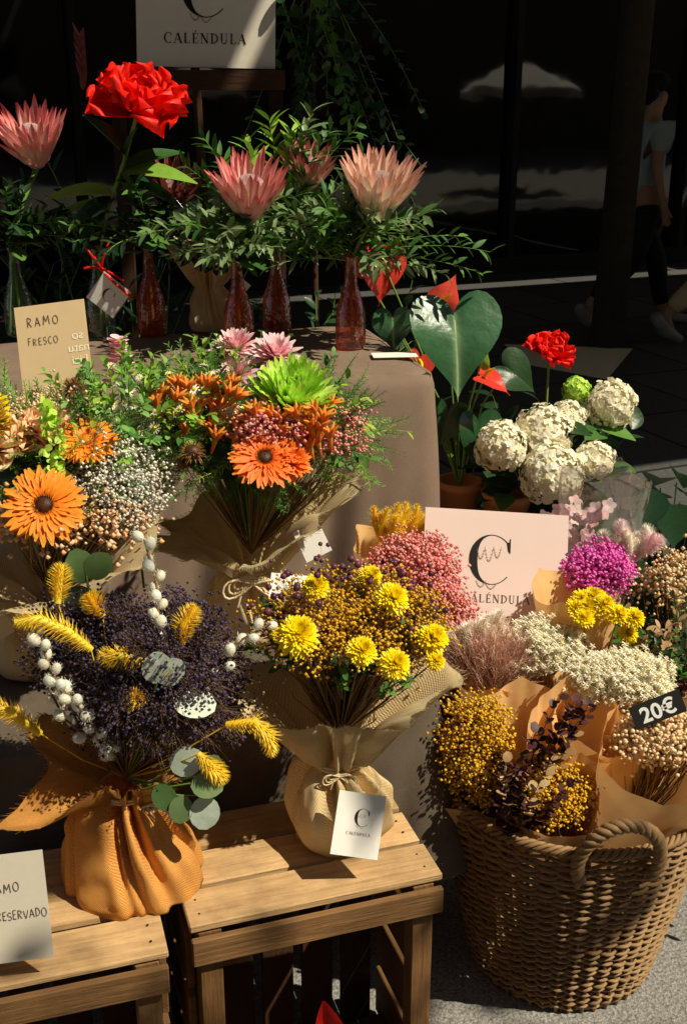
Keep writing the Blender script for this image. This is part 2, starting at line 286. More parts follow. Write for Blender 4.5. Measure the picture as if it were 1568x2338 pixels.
def cloud(mb,neck,c,r,ns,per,br,fm,sm='stem_brown',spread=.02,zmin=-.4,inner=.3,tm=OCT,stretch=1):
    neck=A(*neck)
    for i in range(ns):
        p,n=ellp(c,r,zmin,inner); m=neck*.45+p*.55+A(G(0,.01),G(0,.01),-.01); mb.tube([neck,m,p],[.0013,.001,.0006],sm,3)
        for k in range(per):
            q=p+A(G(0,1),G(0,1),G(0,1))*spread+n*spread*.4; mb.stick(p-n*spread*.6,q,.00035,sm); s=br*U(.6,1.3); mb.add(tm,np.diag([s,s,s*stretch]),q,fm)
def revolve(mb,prof,c,mat,n=28):
    a=np.arange(n)*2*pi/n; P=np.zeros((len(prof),n,3))
    for i,(r,z) in enumerate(prof): P[i,:,0]=c[0]+r*np.cos(a);P[i,:,1]=c[1]+r*np.sin(a);P[i,:,2]=c[2]+z
    mb.grid(P,mat,True)
def bag(mb,base,Rb,hn,rn,rim,mat,seed=1,neck_off=(0,0),n=160,fringe=True,tent=0.0,sag=0.0,rib=.015,re=2.2):
    r_=random.Random(seed); ph=[r_.uniform(0,6) for _ in range(8)]; th=np.arange(n)*2*pi/n; rows=[];C=[];w=0
    def f(t,k=0):
        t=t+.25*np.sin(2*t+ph[5])+.12*np.sin(5*t+ph[6])
        v=.6*np.cos(7*t+ph[0])+.45*np.cos(12*t+ph[1])+.45*np.cos(3*t+ph[2])+.3*np.cos(19*t+ph[3]); return np.sign(v)*np.abs(v)**.75
    for i in range(25):
        s=i/24
        rb_=Rb*(.82+.18*math.sin(s/.28*pi/2)) if s<.28 else rn+(Rb-rn)*math.cos((s-.28)/.72*pi/2)**.85
        rt_=Rb if s<.1 else rn+(Rb-rn)*(1-(s-.1)/.9)**.8
        r=rb_*(1-tent)+rt_*tent
        amp=rib+.40*s**re; rr=r*(1+amp*f(th+.5*s)+.05*np.cos(2*th+ph[7])*(1-s)); z=hn*s+.004*np.sin(3*th+ph[4])*(s>0); off=A(*neck_off)*s*s
        X=np.stack([base[0]+off[0]+rr*np.cos(th),base[1]+off[1]+rr*np.sin(th),base[2]+z+0*th],1)
        if i>0:
            for k in range(n):
                v=Vector(X[k]); q=mnoise.noise(v*26+Vector((seed,0,0)))*.006+mnoise.noise(Vector((v.x*13,v.y*13,v.z*7))+Vector((seed,5,0)))*.018*(.4+.6*min(1,s*1.5)); q+=-.006*max(0,mnoise.noise(Vector((v.x*30,v.y*30,v.z*9+seed))))*3*s; X[k,0]+=q*math.cos(th[k]);X[k,1]+=q*math.sin(th[k])
        rows.append(X); w=hn*s; C.append(np.stack([np.full(n,.5),th*Rb,np.full(n,w)],1))
    RH=np.array([rim(t) for t in th])
    for i in range(1,17):
        s=i/16; amp=.36*(1-s)**1.1+.09; rr=(rn+(RH[:,0]-rn)*s**.95)*(1+amp*f(th+.5)); z=hn+RH[:,1]*np.sin(s*1.35)/math.sin(1.35)
        X=np.stack([base[0]+neck_off[0]+rr*np.cos(th),base[1]+neck_off[1]+rr*np.sin(th),base[2]+z],1)
        for k in range(n):
            v=Vector(X[k]); q=mnoise.noise(v*20+Vector((seed,9,0)))*.022*s; X[k,2]+=q+sag*s*s*mnoise.noise(v*9+Vector((seed,3,0))); X[k,0]+=q*math.cos(th[k])*.8;X[k,1]+=q*math.sin(th[k])*.8
        rows.append(X); C.append(np.stack([np.full(n,.5),th*Rb*(1+s),np.full(n,w+s*.15)],1))
    rows.insert(0,np.tile(A(base[0],base[1],base[2]+.001),(n,1))); C.insert(0,C[0]*0+.5)
    mb.grid(np.array(rows),mat,True,np.array(C))
    if fringe:
        E=rows[-1];D=rows[-1]-rows[-2]
        for i in range(n):
            for k in range(3):
                u=rnd.random(); j=(i+1)%n; p=E[i]*(1-u)+E[j]*u; mb.stick(p,p+nz(D[i])*U(.004,.011)+A(G(0,.0015),G(0,.0015),G(0,.0015)),.0006,mat,.9)
def torus(mb,c,R,r,mat,n=24,m=6,wob=0):
    pts=[A(c[0]+R*math.cos(a),c[1]+R*math.sin(a),c[2]+wob*math.sin(5*a)) for a in np.linspace(0,2*pi,n)]; mb.tube(pts,r,mat,m)
def bow(mb,p,s,mat='twine'):
    p=A(*p)
    for sg in (-1,1):
        for k in range(3):
            mb.tube([p+s*A(sg*((.7+.2*k)*math.sin(a)),-.15*math.sin(a)-.1-.05*k,.5*math.sin(2*a)*(.4+.15*k)-.1*k-.25*math.sin(a)) for a in np.linspace(0,pi,11)],s*.05,mat,5)
        mb.tube([p,p+s*A(sg*.4,-.25,-.4),p+s*A(sg*.6,-.2,-1.1)],s*.05,mat,5)
def card(mb,c,r,u,w,h,mat,th=.0012):
    c=A(*c);r=nz(r);u=nz(A(*u)-r*np.dot(u,r));n=np.cross(r,u)
    for sg in (1,-1):
        P=np.array([[c+r*x*w/2+u*y*h/2+n*(sg*th/2) for x in (np.linspace(-1,1,7)*sg)] for y in np.linspace(-1,1,5)]); mb.grid(P,mat)
    for a,b in (((-1,-1),(1,-1)),((1,-1),(1,1)),((1,1),(-1,1)),((-1,1),(-1,-1))):
        P=np.array([[c+r*x[0]*w/2+u*x[1]*h/2+n*s_*th/2 for s_ in (1,-1)] for x in (a,b)]); mb.grid(P,mat)
    return c,r,u,n
def textpart(txt,size,fr,x,y,mat,par,name='lettering',off=0,mirror=False,align='CENTER',rot=0,sx=1,space=1,z=.0016,line=1):
    c,r,u,n=fr; cu=bpy.data.curves.new('t','FONT'); cu.body=txt; cu.size=size; cu.align_x=align; cu.extrude=.0002; cu.offset=off; cu.space_character=space; cu.space_line=line
    ob=bpy.data.objects.new('t',cu); coll.objects.link(ob); dg=bpy.context.evaluated_depsgraph_get(); dg.update(); me=bpy.data.meshes.new_from_object(ob.evaluated_get(dg)); bpy.data.objects.remove(ob)
    me.name=name; me.materials.clear(); me.materials.append(MATS[mat]); k=-1 if mirror else 1; cr,sr=math.cos(rot),math.sin(rot)
    for v in me.vertices:
        X,Y,Z=v.co; X*=sx; X,Y=X*cr-Y*sr,X*sr+Y*cr; p=c+r*(x+k*X)+u*(y+Y)+n*(z+Z)-WL[par.name]; v.co=p
    o=bpy.data.objects.new(name,me); coll.objects.link(o); o.parent=par; WL[o.name]=WL[par.name]; return o
def strokes(txt,size,fr,x,y,mat,par,D,sf=1.0,z=.0014,gap=.14,name='lettering',align='C',jit=0):
    c,r,u,n=fr; W=sum(D[k][0]+gap for k in txt); X={'C':-W/2,'R':-W,'L':0}[align]; mb=MB(); q=0
    for ch in txt:
        jy=G(0,jit); js=1+G(0,jit)
        for pl in D[ch][1]:
            P=[]; q=(q+1)%9
            for i,(a,b,w) in enumerate(pl):
                a0=pl[max(0,i-1)];a1=pl[min(len(pl)-1,i+1)]; dx,dy=a1[0]-a0[0],a1[1]-a0[1]; l=math.hypot(dx,dy)+1e-9; nx,ny=-dy/l*w/2,dx/l*w/2
                P.append([c+r*(x+size*(X+a+e*nx))*1+u*(y+size*(b*js+jy+e*ny))+n*(z+q*.00004) for e in (1,-1)])
            mb.grid(np.array(P),mat)
        X+=D[ch][0]+gap
    return part(mb,name,par)
def ln(x0,y0,x1,y1,w): return [(x0,y0,w),(x1,y1,w)]
def arc(cx,cy,rx,ry,a0,a1,tk):
    tk=tk if callable(tk) else (lambda a,t=tk:t)
    return [(cx+rx*math.cos(math.radians(a)),cy+ry*math.sin(math.radians(a)),tk(math.radians(a))) for a in np.linspace(a0,a1,18)]
TH=.15;th_=.05
side=lambda a:th_+(TH-th_)*abs(math.cos(a))**1.5
sf_=lambda x_,y_:ln(x_-.13,y_,x_+.13,y_,.045)
SERIF={'C':(.85,[arc(.45,.5,.4,.5,50,310,side),ln(.72,.68,.72,.95,.05)]),
'A':(.85,[ln(.08,0,.42,1,th_),ln(.42,1,.76,0,TH),ln(.2,.36,.62,.36,.05),sf_(.08,.02),sf_(.76,.02)]),
'L':(.72,[ln(.2,0,.2,1,TH),ln(.08,.02,.66,.02,.05),ln(.66,0,.66,.24,.05),sf_(.2,.98)]),
'E':(.74,[ln(.2,0,.2,1,TH),ln(.08,.02,.64,.02,.05),ln(.08,.98,.62,.98,.05),ln(.2,.5,.5,.5,.05),ln(.64,0,.64,.22,.05),ln(.62,.8,.62,1,.05),ln(.5,.4,.5,.6,.05)]),
'N':(.88,[ln(.15,0,.15,1,th_),ln(.15,.98,.73,.02,TH),ln(.73,0,.73,1,th_),sf_(.15,.02),sf_(.73,.98),sf_(.1,.98)]),
'D':(.85,[ln(.2,0,.2,1,TH),arc(.2,.5,.55,.48,90,-90,side),sf_(.14,.02),sf_(.14,.98)]),
'U':(.86,[ln(.2,.3,.2,1,TH),arc(.44,.33,.24,.32,180,360,.09),ln(.68,.33,.68,1,th_),sf_(.2,.98),sf_(.68,.98)])}
SERIF['É']=(.74,SERIF['E'][1]+[ln(.32,1.1,.48,1.27,.08)])
h=.085
HAND={'R':(.6,[ln(.1,0,.1,1,h),arc(.1,.75,.38,.25,90,-90,h),ln(.2,.5,.52,0,h)]),'A':(.62,[ln(.03,0,.3,1,h),ln(.3,1,.58,0,h),ln(.12,.35,.48,.35,h)]),
'M':(.75,[ln(.05,0,.12,1,h),ln(.12,1,.36,.35,h),ln(.36,.35,.62,1,h),ln(.62,1,.7,0,h)]),'O':(.66,[arc(.33,.5,.28,.48,0,360,h)]),'F':(.5,[ln(.1,0,.1,1,h),ln(.1,.97,.48,1,h),ln(.1,.52,.4,.54,h)]),
'E':(.5,[ln(.1,0,.1,1,h),ln(.1,.97,.46,1,h),ln(.1,.52,.4,.54,h),ln(.1,.02,.46,0,h)]),'S':(.5,[arc(.27,.75,.2,.24,30,270,h),arc(.25,.25,.2,.25,90,-150,h)]),'C':(.55,[arc(.32,.5,.27,.48,50,310,h)]),
'V':(.6,[ln(.03,1,.3,0,h),ln(.3,0,.57,1,h)]),'D':(.6,[ln(.1,0,.1,1,h),arc(.1,.5,.42,.49,90,-90,h)])}
def seriftext(txt,size,fr,x,y,mat,par,z=.0014,**k): return strokes(txt,size,fr,x,y,mat,par,SERIF,z=z,**k)
def handtext(txt,size,fr,x,y,mat,par,z=.0014,**k): return strokes(txt,size,fr,x,y,mat,par,HAND,z=z,jit=.04,name='handwriting',**k)
def logo(fr,x,y,S,mat,par,name='emblem',vine=True,z=.0014):
    c,r,u,n=fr; mb=MB()
    q=lambda a,b,dz=0:c+r*(x+a*S)+u*(y+b*S)+n*(z+dz)
    P=[]
    for i in range(41):
        a=math.radians(42+i*(276/40)); th=.03+.16*max(0,-math.cos(a))**1.2; P.append([q(.5*math.cos(a)*.92,.5*math.sin(a)),q((.5-th)*math.cos(a)*.92,(.5-th*.45)*math.sin(a))])
    mb.grid(np.array(P),mat)
    mb.grid(np.array([[q(.30,.36,.0001),q(.37,.36,.0001)],[q(.335,.18,.0001),q(.375,.14,.0001)]]),mat)
    mb.grid(np.array([[q(.36,.43,.0002),q(.385,.43,.0002)],[q(.36,.14,.0002),q(.385,.14,.0002)]]),mat)
    part(mb,name,par)
    if vine:
        mb=MB()
        for k,(x0,y0,dx,L) in enumerate(((-.3,.22,.16,.22),(-.14,.26,.18,.3),(.04,.26,.16,.22),(-.3,-.42,.2,.14),(-.1,-.47,.22,.12))):
            pts=[q(x0+dx*t,y0-L*math.sin(pi*t),.0003) for t in np.linspace(0,1,12)]; mb.tube(pts,S*.003,'ink_faint',3)
            for t in pts[1:-1]:
                for sg in (-1,1): mb.stick(t,t+(r*sg*.025+u*.015)*S,S*.006,'ink_faint')
        part(mb,'garland_drawing',par)
def drape(mb,O,ang,Lx,Ly,zt,zb,amp,mat,out=.05,nf=9,seed=1,zvar=None,rc=.05):
    a=A(math.cos(ang),math.sin(ang));b=A(-math.sin(ang),math.cos(ang)); r_=random.Random(seed)
    segs=[((0,0),(1,0),Lx),((1,0),(1,1),Ly),((1,1),(0,1),Lx),((0,1),(0,0),Ly)]
    pts=[]
    for s0,s1,L in segs:
        k=max(8,int(L/.012))
        for i in range(k):
            f=i/k; pts.append((A((s0[0]+(s1[0]-s0[0])*f)*Lx,(s0[1]+(s1[1]-s0[1])*f)*Ly)))
    pts=np.array(pts); cen=A(Lx/2,Ly/2); N=len(pts)
    q=np.sign(pts-cen)*np.maximum(0,np.abs(pts-cen)-(A(Lx,Ly)/2-rc)); core=pts-q; qn=q/(np.linalg.norm(q,axis=1)[:,None]+1e-9); pr=core+qn*rc
    per=np.concatenate([[0],np.cumsum(np.linalg.norm(np.diff(pr,axis=0),axis=1))]); tot=per[-1]+.01; ph=[r_.uniform(0,6) for _ in range(6)]
    corner=np.exp(-((np.linalg.norm(np.abs(pts-cen)-A(Lx,Ly)/2,axis=1))/.1)**2)
    rows=[];C=[];H=34
    def W(p2,z): return np.concatenate([(O[0]+p2[:,0:1]*a[0]+p2[:,1:2]*b[0]),(O[1]+p2[:,0:1]*a[1]+p2[:,1:2]*b[1]),np.broadcast_to(np.asarray(z).reshape(-1,1),(len(p2),1))],1)
    for s in (0,.25,.5,.75,.94): rows.append(W(cen+(pr-cen)*s,np.full(N,zt)+.0015*np.sin(per*30)*s)); C.append(np.stack([np.full(N,.5),pr[:,0]*s,pr[:,1]*s],1))
    zb_=zb+(zvar(per/tot) if zvar else 0)
    for i in range(H+1):
        s=i/H; fold=np.zeros(N)
        for k_,w_ in ((nf,1),(nf*2+1,.5),(nf*3+2,.25)): fold+=w_*np.sin(2*pi*k_*(per+.12*s)/tot+ph[k_%6]+.8*np.sin(2*pi*3*per/tot+ph[1])+1.3*s*np.sin(2*pi*2*per/tot))
        z=zt-.008-(zt-zb_)*s; o=.006*min(1,i)+out*s+amp*fold*s**.6+corner*.06*s; rows.append(W(pr+qn*np.reshape(o,(-1,1)),z)); C.append(np.stack([np.full(N,.5),per,np.full(N,1)*s*(zt-zb)],1))
    mb.grid(np.array(rows),mat,True,np.array(C))
def papercone(mb,p0,p1,r0,r1,mat,seed=0,cut=.2,ph=0,corner=.25,nzs=.006):
    p0=A(*p0);p1=A(*p1);F=zbasis(p1-p0);L=np.linalg.norm(p1-p0);r_=random.Random(seed);n=96;rows=[];f=[r_.uniform(0,6) for _ in range(4)]
    th=np.arange(n)*2*pi/n
    for i in range(17):
        s=i/16; l=L*s*(1+(cut*np.cos(th-ph)+corner*(1-np.abs(np.sin(2*(th-ph)))**.8))*s); R=(r0+(r1-r0)*s**.9)*(1+.08*np.cos(3*th+f[0])+.03*np.cos(7*th+f[1]+s*3)+.015*np.cos(13*th+f[2]-s*5))
        loc=np.stack([R*np.cos(th),R*np.sin(th),l],1); X=p0+loc@F.T
        for k in range(n): X[k]+=A(*mnoise.noise_vector(Vector(X[k])*20+Vector((seed,0,0))))*nzs*s
        rows.append(X)
    mb.grid(np.array(rows),mat,True)
# ================================================================ SETTING
mb=MB(); mb.grid(np.array([[(x,y,0.) for x in (-200,200)] for y in (-200,200)],float),'asphalt'); single(mb,'ground',(0,0,0),kind='structure')
fa=math.radians(23); FM=Rz(fa); F0=A(-.25,10.31,0)
def fl(x,y,z=0): return F0+FM@A(x,y,z)
mb=MB(); mb.grid(np.array([[fl(x,y,.004) for x in (-25,30)] for y in (-6.9,.2)]),'paving'); single(mb,'pavement',(0,0,0),kind='structure')
mb=MB(); mb.grid(np.array([[(1.17,7.1,.008),(1.58,6.7,.008)],[(1.1,7.75,.008),(1.95,7.6,.008)]]),'sunlit_paving'); single(mb,'sunlit_patch',(0,0,0),kind='structure')  # patch of sunlight on the ground, painted as a paler polygon
bld=thing('shop_building',tuple(fl(0,0)),'tall stone building with dark shop windows facing the pavement','building')
mb=MB(); mb.box((-24,.25,0),(30,9,24),'stone',FM,F0); part(mb,'wall',bld,smooth=False)
mb=MB(); mb.box((-24,0,0),(30,.249,.16),'metal',FM,F0); mb.box((-24,-.02,3.0),(30,.249,3.7),'metal',FM,F0)
for x in np.arange(-24,30.1,2.0): mb.box((x-.03,-.01,.161),(x+.03,.248,2.999),'metal',FM,F0)
part(mb,'window_frame',bld,smooth=False)
for x in np.arange(-24,29,2.0):
    mb=MB(); mb.box((x+.031,.1,.161),(x+1.969,.13,2.999),'shop_glass',FM,F0); part(mb,'window',bld,smooth=False)
mb=MB(); mb.box((0,0,0),(1.2,.05,1.8),'shop_glass',FM); src=mb.mesh('upper_window',A(0,0,0),False)
for fz in range(5):
    for fx in range(9):
        o=bpy.data.objects.new('upper_window',src); coll.objects.link(o); o.parent=bld; o.location=Vector(fl(-22+fx*5.6,.22,5+fz*3.3)-F0)
ob=thing('apartment_building',tuple(fl(0,-22)),'stone apartment building across the street with rows of windows','building')
mb=MB(); mb.box((-30,-30,0),(34,-22,15),'stone',FM,F0); part(mb,'wall',ob,smooth=False)
for fz in range(4):
    for fx in range(11):
        o=bpy.data.objects.new('window',src); coll.objects.link(o); o.parent=ob; o.location=Vector(fl(-28+fx*5.5,-22.03,1.2+fz*3.4)-fl(0,-22))
for x0,x1,y0,y1 in ((-12,-1.2,-8.15,-3.3),(-1.15,6,-8.15,-3.3),(6.05,20,-8.15,-3.3),(-12,-1.2,-3.05,-.1),(-1.15,6,-3.05,-.1),(6.05,20,-3.05,-.1)):  # unseen sails added overhead to keep the background in shade
    mb=MB(); P=np.array([[fl(x0+(x1-x0)*a,y0+(y1-y0)*b,4.6-.25*math.sin(pi*a)*math.sin(pi*b)) for a in np.linspace(0,1,13)] for b in np.linspace(0,1,7)]); mb.grid(P,'added_sail_cloth'); c=fl((x0+x1)/2,(y0+y1)/2,4.6)
    single(mb,'added_shade_sail',tuple(c),'added unseen grey fabric sail shading the pavement','shade sail','added shade sails over the pavement')
def parasol(x,y,h,R):
    t=thing('cafe_parasol',(x,y,0),'cream canvas cafe parasol on a dark pole','parasol','cafe parasols along the street'); mb=MB(); n=8; rows=[]
    for i,(r,z) in enumerate(((.02,h+.45),(R*.5,h+.25),(R,h),(R,h-.16))):
        rows.append([A(x+r*math.cos(k*2*pi/n+.2),y+r*math.sin(k*2*pi/n+.2),z) for k in range(n)])
    mb.grid(np.array(rows),'canvas',True); part(mb,'canopy',t,smooth=False)
    mb=MB(); mb.tube([(x,y,0),(x,y,h+.4)],.025,'metal',8); mb.tube([(x,y,0.001),(x,y,.08)],.25,'metal',16)
    for k in range(n): a=k*2*pi/n+.2; mb.stick(A(x,y,h+.1),A(x+R*math.cos(a),y+R*math.sin(a),h+.01),.012,'metal')
    part(mb,'pole',t)
parasol(10.6,4.8,1.75,1.15); parasol(6.0,1.0,1.75,1.0)
def tree(x,y,h,R,lean,seed,nl=5000):
    t=thing('tree',(x,y,0),'slender street tree with grey brown bark and leafy crown','tree','trees along the street'); mb=MB(); top=A(x+lean[0],y+lean[1],h)
    mb.tube([A(x,y,-.02),A(x+.01,y,.15),A(x+.02,y,1)*1,A(x+lean[0]*.4,y+lean[1]*.4,h*.45),top],[.15,.115,.105,.1,.07],'bark',14)
    ends=[]
    for k in range(11):
        d=rdir(-.1)*A(1,1,.8); e=top+d*R*.8+A(0,0,R*.35); mb.tube([top-A(0,0,U(0,.8)),(top+e)/2+A(0,0,.2),e],[.05,.03,.01],'bark',6); ends.append(e)
    part(mb,'trunk',t); mb=MB()
    for i in range(nl):
        e=rnd.choice(ends); p=e+A(G(0,1),G(0,1),G(0,.7))*R*.27; mb.add(OVAL,ybasis(rdir(-1),rdir(-1))*U(.08,.16),p,'leaf_mid')
    part(mb,'crown',t); return t
tree(1.80,7.75,5.6,1.7,(.12,.1),1,3500)
# tree added out of view, crown shaped to shade crates and basket front
t=thing('tree',(3.4,-1.5,0),'added unseen tree with spreading leafy crown shading the flower stall','tree','trees along the street'); mb=MB()
mb.tube([(3.4,-1.5,-.02),(3.38,-1.48,1.2),(3.3,-1.4,2.6),(3.1,-1.3,3.4)],[.16,.12,.11,.09],'bark',12)
ends=[]
for k in range(16):
    e=A(U(1.1,3.5),U(-1.9,.12),U(3.65,4.3)); ends.append(e); mb.tube([A(3.1,-1.3,3.3),(A(3.1,-1.3,3.4)+e)/2+A(0,0,.15),e],[.045,.025,.008],'bark',5)
part(mb,'trunk',t); mb=MB()
for i in range(2300):
    e=rnd.choice(ends); p=e+A(G(0,.26),G(0,.24),G(0,.2))
    if p[1]>.42: continue
    mb.add(OVAL,ybasis(rdir(-1),rdir(-.2))*U(.07,.13),p,'leaf_mid')
part(mb,'crown',t)
# ================================================================ PEOPLE
def skinobj(name,V,E,Rr,root,mat,par,M,loc,sub=1):
    bm=bmesh.new(); L=bm.verts.layers.skin.verify(); vs=[bm.verts.new(Vector(M@A(*v)+loc-WL[par.name])) for v in V]
    for a,b in E: bm.edges.new((vs[a],vs[b]))
    for i,v in enumerate(vs):
        r=Rr[i]; v[L].radius=(r,r) if np.isscalar(r) else r; v[L].use_root=(i==root)
    me=bpy.data.meshes.new(name); bm.to_mesh(me); bm.free(); me.materials.append(MATS[mat]); o=bpy.data.objects.new(name,me); coll.objects.link(o); o.parent=par; WL[o.name]=WL[par.name]
    m=o.modifiers.new('s','SKIN'); m.use_smooth_shade=True; m2=o.modifiers.new('u','SUBSURF'); m2.levels=sub; m2.render_levels=sub; return o
def person(loc,ang,shirt,trs,label):
    loc=A(*loc);M=Rz(ang); t=thing('person',tuple(loc),label,'person','people walking past')
    V=[(0,0,.93),(.01,0,1.12),(.02,0,1.32),(.03,0,1.46),(.045,0,1.53),(.05,0,1.6),(.045,0,1.66),(.112,0,1.585)];R=[.115,.105,.115,.055,.06,.088,.082,.018]; E=[(0,1),(1,2),(2,3),(3,4),(4,5),(5,6),(5,7)]
    for sg,el,wr in ((1,(-.06,.23,1.14),(.03,.24,.9)),(-1,(-.03,-.23,1.14),(.04,-.24,.9))):
        b=len(V); wr_=A(*wr); V+=[(.02,sg*.16,1.39),el,wr,tuple(wr_+A(.03,0,-.075))]; R+=[.055,.042,.027,.03]; E+=[(2,b),(b,b+1),(b+1,b+2),(b+2,b+3)]
        for k in range(4): V.append(tuple(wr_+A(.02+.018*k,0.002*k,-.155+.012*abs(k-1.5)))); R.append(.009); E.append((b+3,len(V)-1))
        V.append(tuple(wr_+A(.075,-.01,-.09))); R.append(.01); E.append((b+2,len(V)-1))
    for sg,kn,an,toe in ((1,(.2,.09,.52),(.3,.09,.1),(.45,.09,.04)),(-1,(-.07,-.09,.5),(-.4,-.09,.2),(-.32,-.09,.05))):
        b=len(V); V+=[(0,sg*.09,.86),kn,an,toe]; R+=[.09,.06,.038,.03]; E+=[(0,b),(b,b+1),(b+1,b+2),(b+2,b+3)]
    skinobj('body',V,E,R,0,'skin',t,M,loc)
    V=[(.02,0,1.42),(.02,0,1.3),(.01,0,1.1),(0,0,.9),(.02,.17,1.39),(-.02,.215,1.23),(.02,-.17,1.39),(0,-.215,1.23)]; skinobj('shirt',V,[(0,1),(1,2),(2,3),(1,4),(4,5),(1,6),(6,7)],[.1,.15,.14,.15,.078,.068,.078,.068],1,shirt,t,M,loc,2)
    V=[(0,0,.96),(0,.09,.84),(.2,.09,.52),(.29,.09,.14),(0,-.09,.84),(-.07,-.09,.5),(-.37,-.09,.23)]; skinobj('trousers',V,[(0,1),(1,2),(2,3),(0,4),(4,5),(5,6)],[.13,.11,.08,.065,.11,.08,.065],0,trs,t,M,loc,2)
    for a_,b_,c_ in (((.25,.09,.05),(.35,.09,.06),(.5,.09,.035)),((-.45,-.09,.17),(-.39,-.09,.1),(-.28,-.09,.035))):
        mb=MB(); mb.tube([loc+M@A(*a_),loc+M@A(*b_),loc+M@A(*c_)],[.045,.052,.03],'shoe',10); mb.add(ICO2,np.eye(3)*.045,loc+M@A(*a_),'shoe'); mb.add(ICO2,np.eye(3)*.033,loc+M@A(*c_),'shoe'); part(mb,'shoe',t)
    mb=MB(); mb.add(ICO3,M@np.diag([.098,.096,.075]),loc+M@A(.028,0,1.7),'hair')
    mb.add(ICO3,M@np.diag([.065,.09,.1]),loc+M@A(-.012,0,1.65),'hair')
    for k in range(160): d=rdir(-.1); d[0]=min(d[0],.6); p=loc+M@(A(.02,0,1.69)+d*A(.095,.094,.08)); mb.add(HAIR,ybasis(M@(A(d[0]*.4-.2,d[1]+G(0,.3),d[2]*.3-.3)))@np.diag([.25,.04,.05]),p,'hair')
    part(mb,'hair',t)
    for sg in (1,-1): mb=MB(); mb.add(ICO1,np.eye(3)*.009,loc+M@A(.122,sg*.03,1.62),'ink'); part(mb,'eye',t); mb=MB(); mb.add(ICO1,M@np.diag([.02,.01,.03]),loc+M@A(.04,sg*.09,1.6),'skin'); part(mb,'ear',t)
person((2.11,8.35,0),fa*.6,'shirt','trousers_black','man in grey blue t-shirt and dark trousers walking on pavement')
person((2.56,7.95,0),fa*.6,'black_board','trousers_beige','walker in beige trousers and pale shoes mid stride')
# ================================================================ FURNITURE
def crate(org,ang,L,D,H,label,name='wooden_crate',W='crate_wood',W2='crate_wood_shaded'):
    M=Rz(ang);org=A(*org); t=thing(name,tuple(org),label,'crate','wooden crates of the stall'); T_=.011
    mb=MB(); k=3; w=(D-.012*(k-1))/k
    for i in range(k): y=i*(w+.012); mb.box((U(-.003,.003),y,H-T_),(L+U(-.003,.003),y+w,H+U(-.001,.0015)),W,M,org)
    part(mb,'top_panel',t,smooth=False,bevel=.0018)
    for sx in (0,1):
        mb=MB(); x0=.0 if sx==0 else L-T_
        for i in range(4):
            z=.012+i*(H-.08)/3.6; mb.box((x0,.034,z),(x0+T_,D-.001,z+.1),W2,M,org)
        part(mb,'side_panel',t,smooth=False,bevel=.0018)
    mb=MB(); mb.box((0.002,-.012,H-T_-.05),(L-.002,-.001,H-T_-.006),W2,M,org); mb.box((0.002,-.012,.01),(L-.002,-.001,.06),W2,M,org)
    for sx in (0,1):
        x=.013 if sx==0 else L-.013-.034
        mb.box((x,.001,.01),(x+.034,.033,H-T_-.003),W2,M,org)
    part(mb,'front_frame',t,smooth=False,bevel=.0018)
    mb=MB()
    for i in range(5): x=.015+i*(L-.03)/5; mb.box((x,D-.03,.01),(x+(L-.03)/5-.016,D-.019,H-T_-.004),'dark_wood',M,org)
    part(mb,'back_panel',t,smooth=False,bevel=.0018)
    mb=MB(); mb.box((.013,.035,.02),(L-.013,D-.032,.03),W2,M,org); part(mb,'bottom_panel',t,smooth=False)
    mb=MB()
    for x in (.02,L-.02):
        for i in range(k):
            for yy in (.3,.7): y=i*(w+.012)+w*yy; mb.add(ICO1,M@np.diag([.0022,.0022,.0008]),org+M@A(x,y,H+.0015),'metal')
    part(mb,'nails',t)
a18=math.radians(18)
crate((-.218,1.307,0),a18,.386,.26,.5,'upturned slatted wooden crate holding a yellow bouquet')
crate((-.609,1.148,0),math.radians(17),.386,.28,.5,'upturned wooden crate under the dark purple bouquet')
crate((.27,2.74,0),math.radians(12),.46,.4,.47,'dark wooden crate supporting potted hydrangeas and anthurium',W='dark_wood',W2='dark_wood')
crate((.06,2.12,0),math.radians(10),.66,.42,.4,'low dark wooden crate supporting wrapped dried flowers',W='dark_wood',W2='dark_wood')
a15=math.radians(15)
def bench(O,ang,Lx,Ly,H,label,name):
    M=Rz(ang);t=thing(name,(O[0],O[1],0),label,'table'); mb=MB(); mb.box((.01,.01,H-.03),(Lx-.01,Ly-.01,H-.006),'dark_wood',M,A(O[0],O[1],0)); part(mb,'table_top',t,smooth=False)
    for x in (.03,Lx-.07):
        for y in (.03,Ly-.07): mb=MB(); mb.box((x,y,0),(x+.04,y+.04,H-.031),'dark_wood',M,A(O[0],O[1],0)); part(mb,'leg',t,smooth=False)
    return t
L2=1.15; O2=A(.17,1.76)-L2*A(math.cos(a15),math.sin(a15)); bench(O2,a15,L2,.5,.62,'low wooden bench covered by a grey brown cloth','display_bench')
mb=MB(); drape(mb,O2,a15,L2,.5,.62,.32,.013,'linen_grey',out=.02,nf=13,seed=4,zvar=lambda s:.05*np.sin(s*31)+.03*np.sin(s*57)); single(mb,'tablecloth',(O2[0],O2[1],.6),'rough grey linen cloth draped over the low bench','tablecloth')
L1=1.7; O1=A(.215,2.60)-L1*A(math.cos(a15),math.sin(a15)); bench(O1,a15,L1,.62,1.0,'tall table covered by a long brown cloth','display_table')
mb=MB(); drape(mb,O1,a15,L1,.62,1.0,.12,.028,'linen',out=.06,nf=15,seed=2,rc=.04); single(mb,'tablecloth',(O1[0],O1[1],1.0),'brown linen tablecloth falling in soft folds from table','tablecloth')
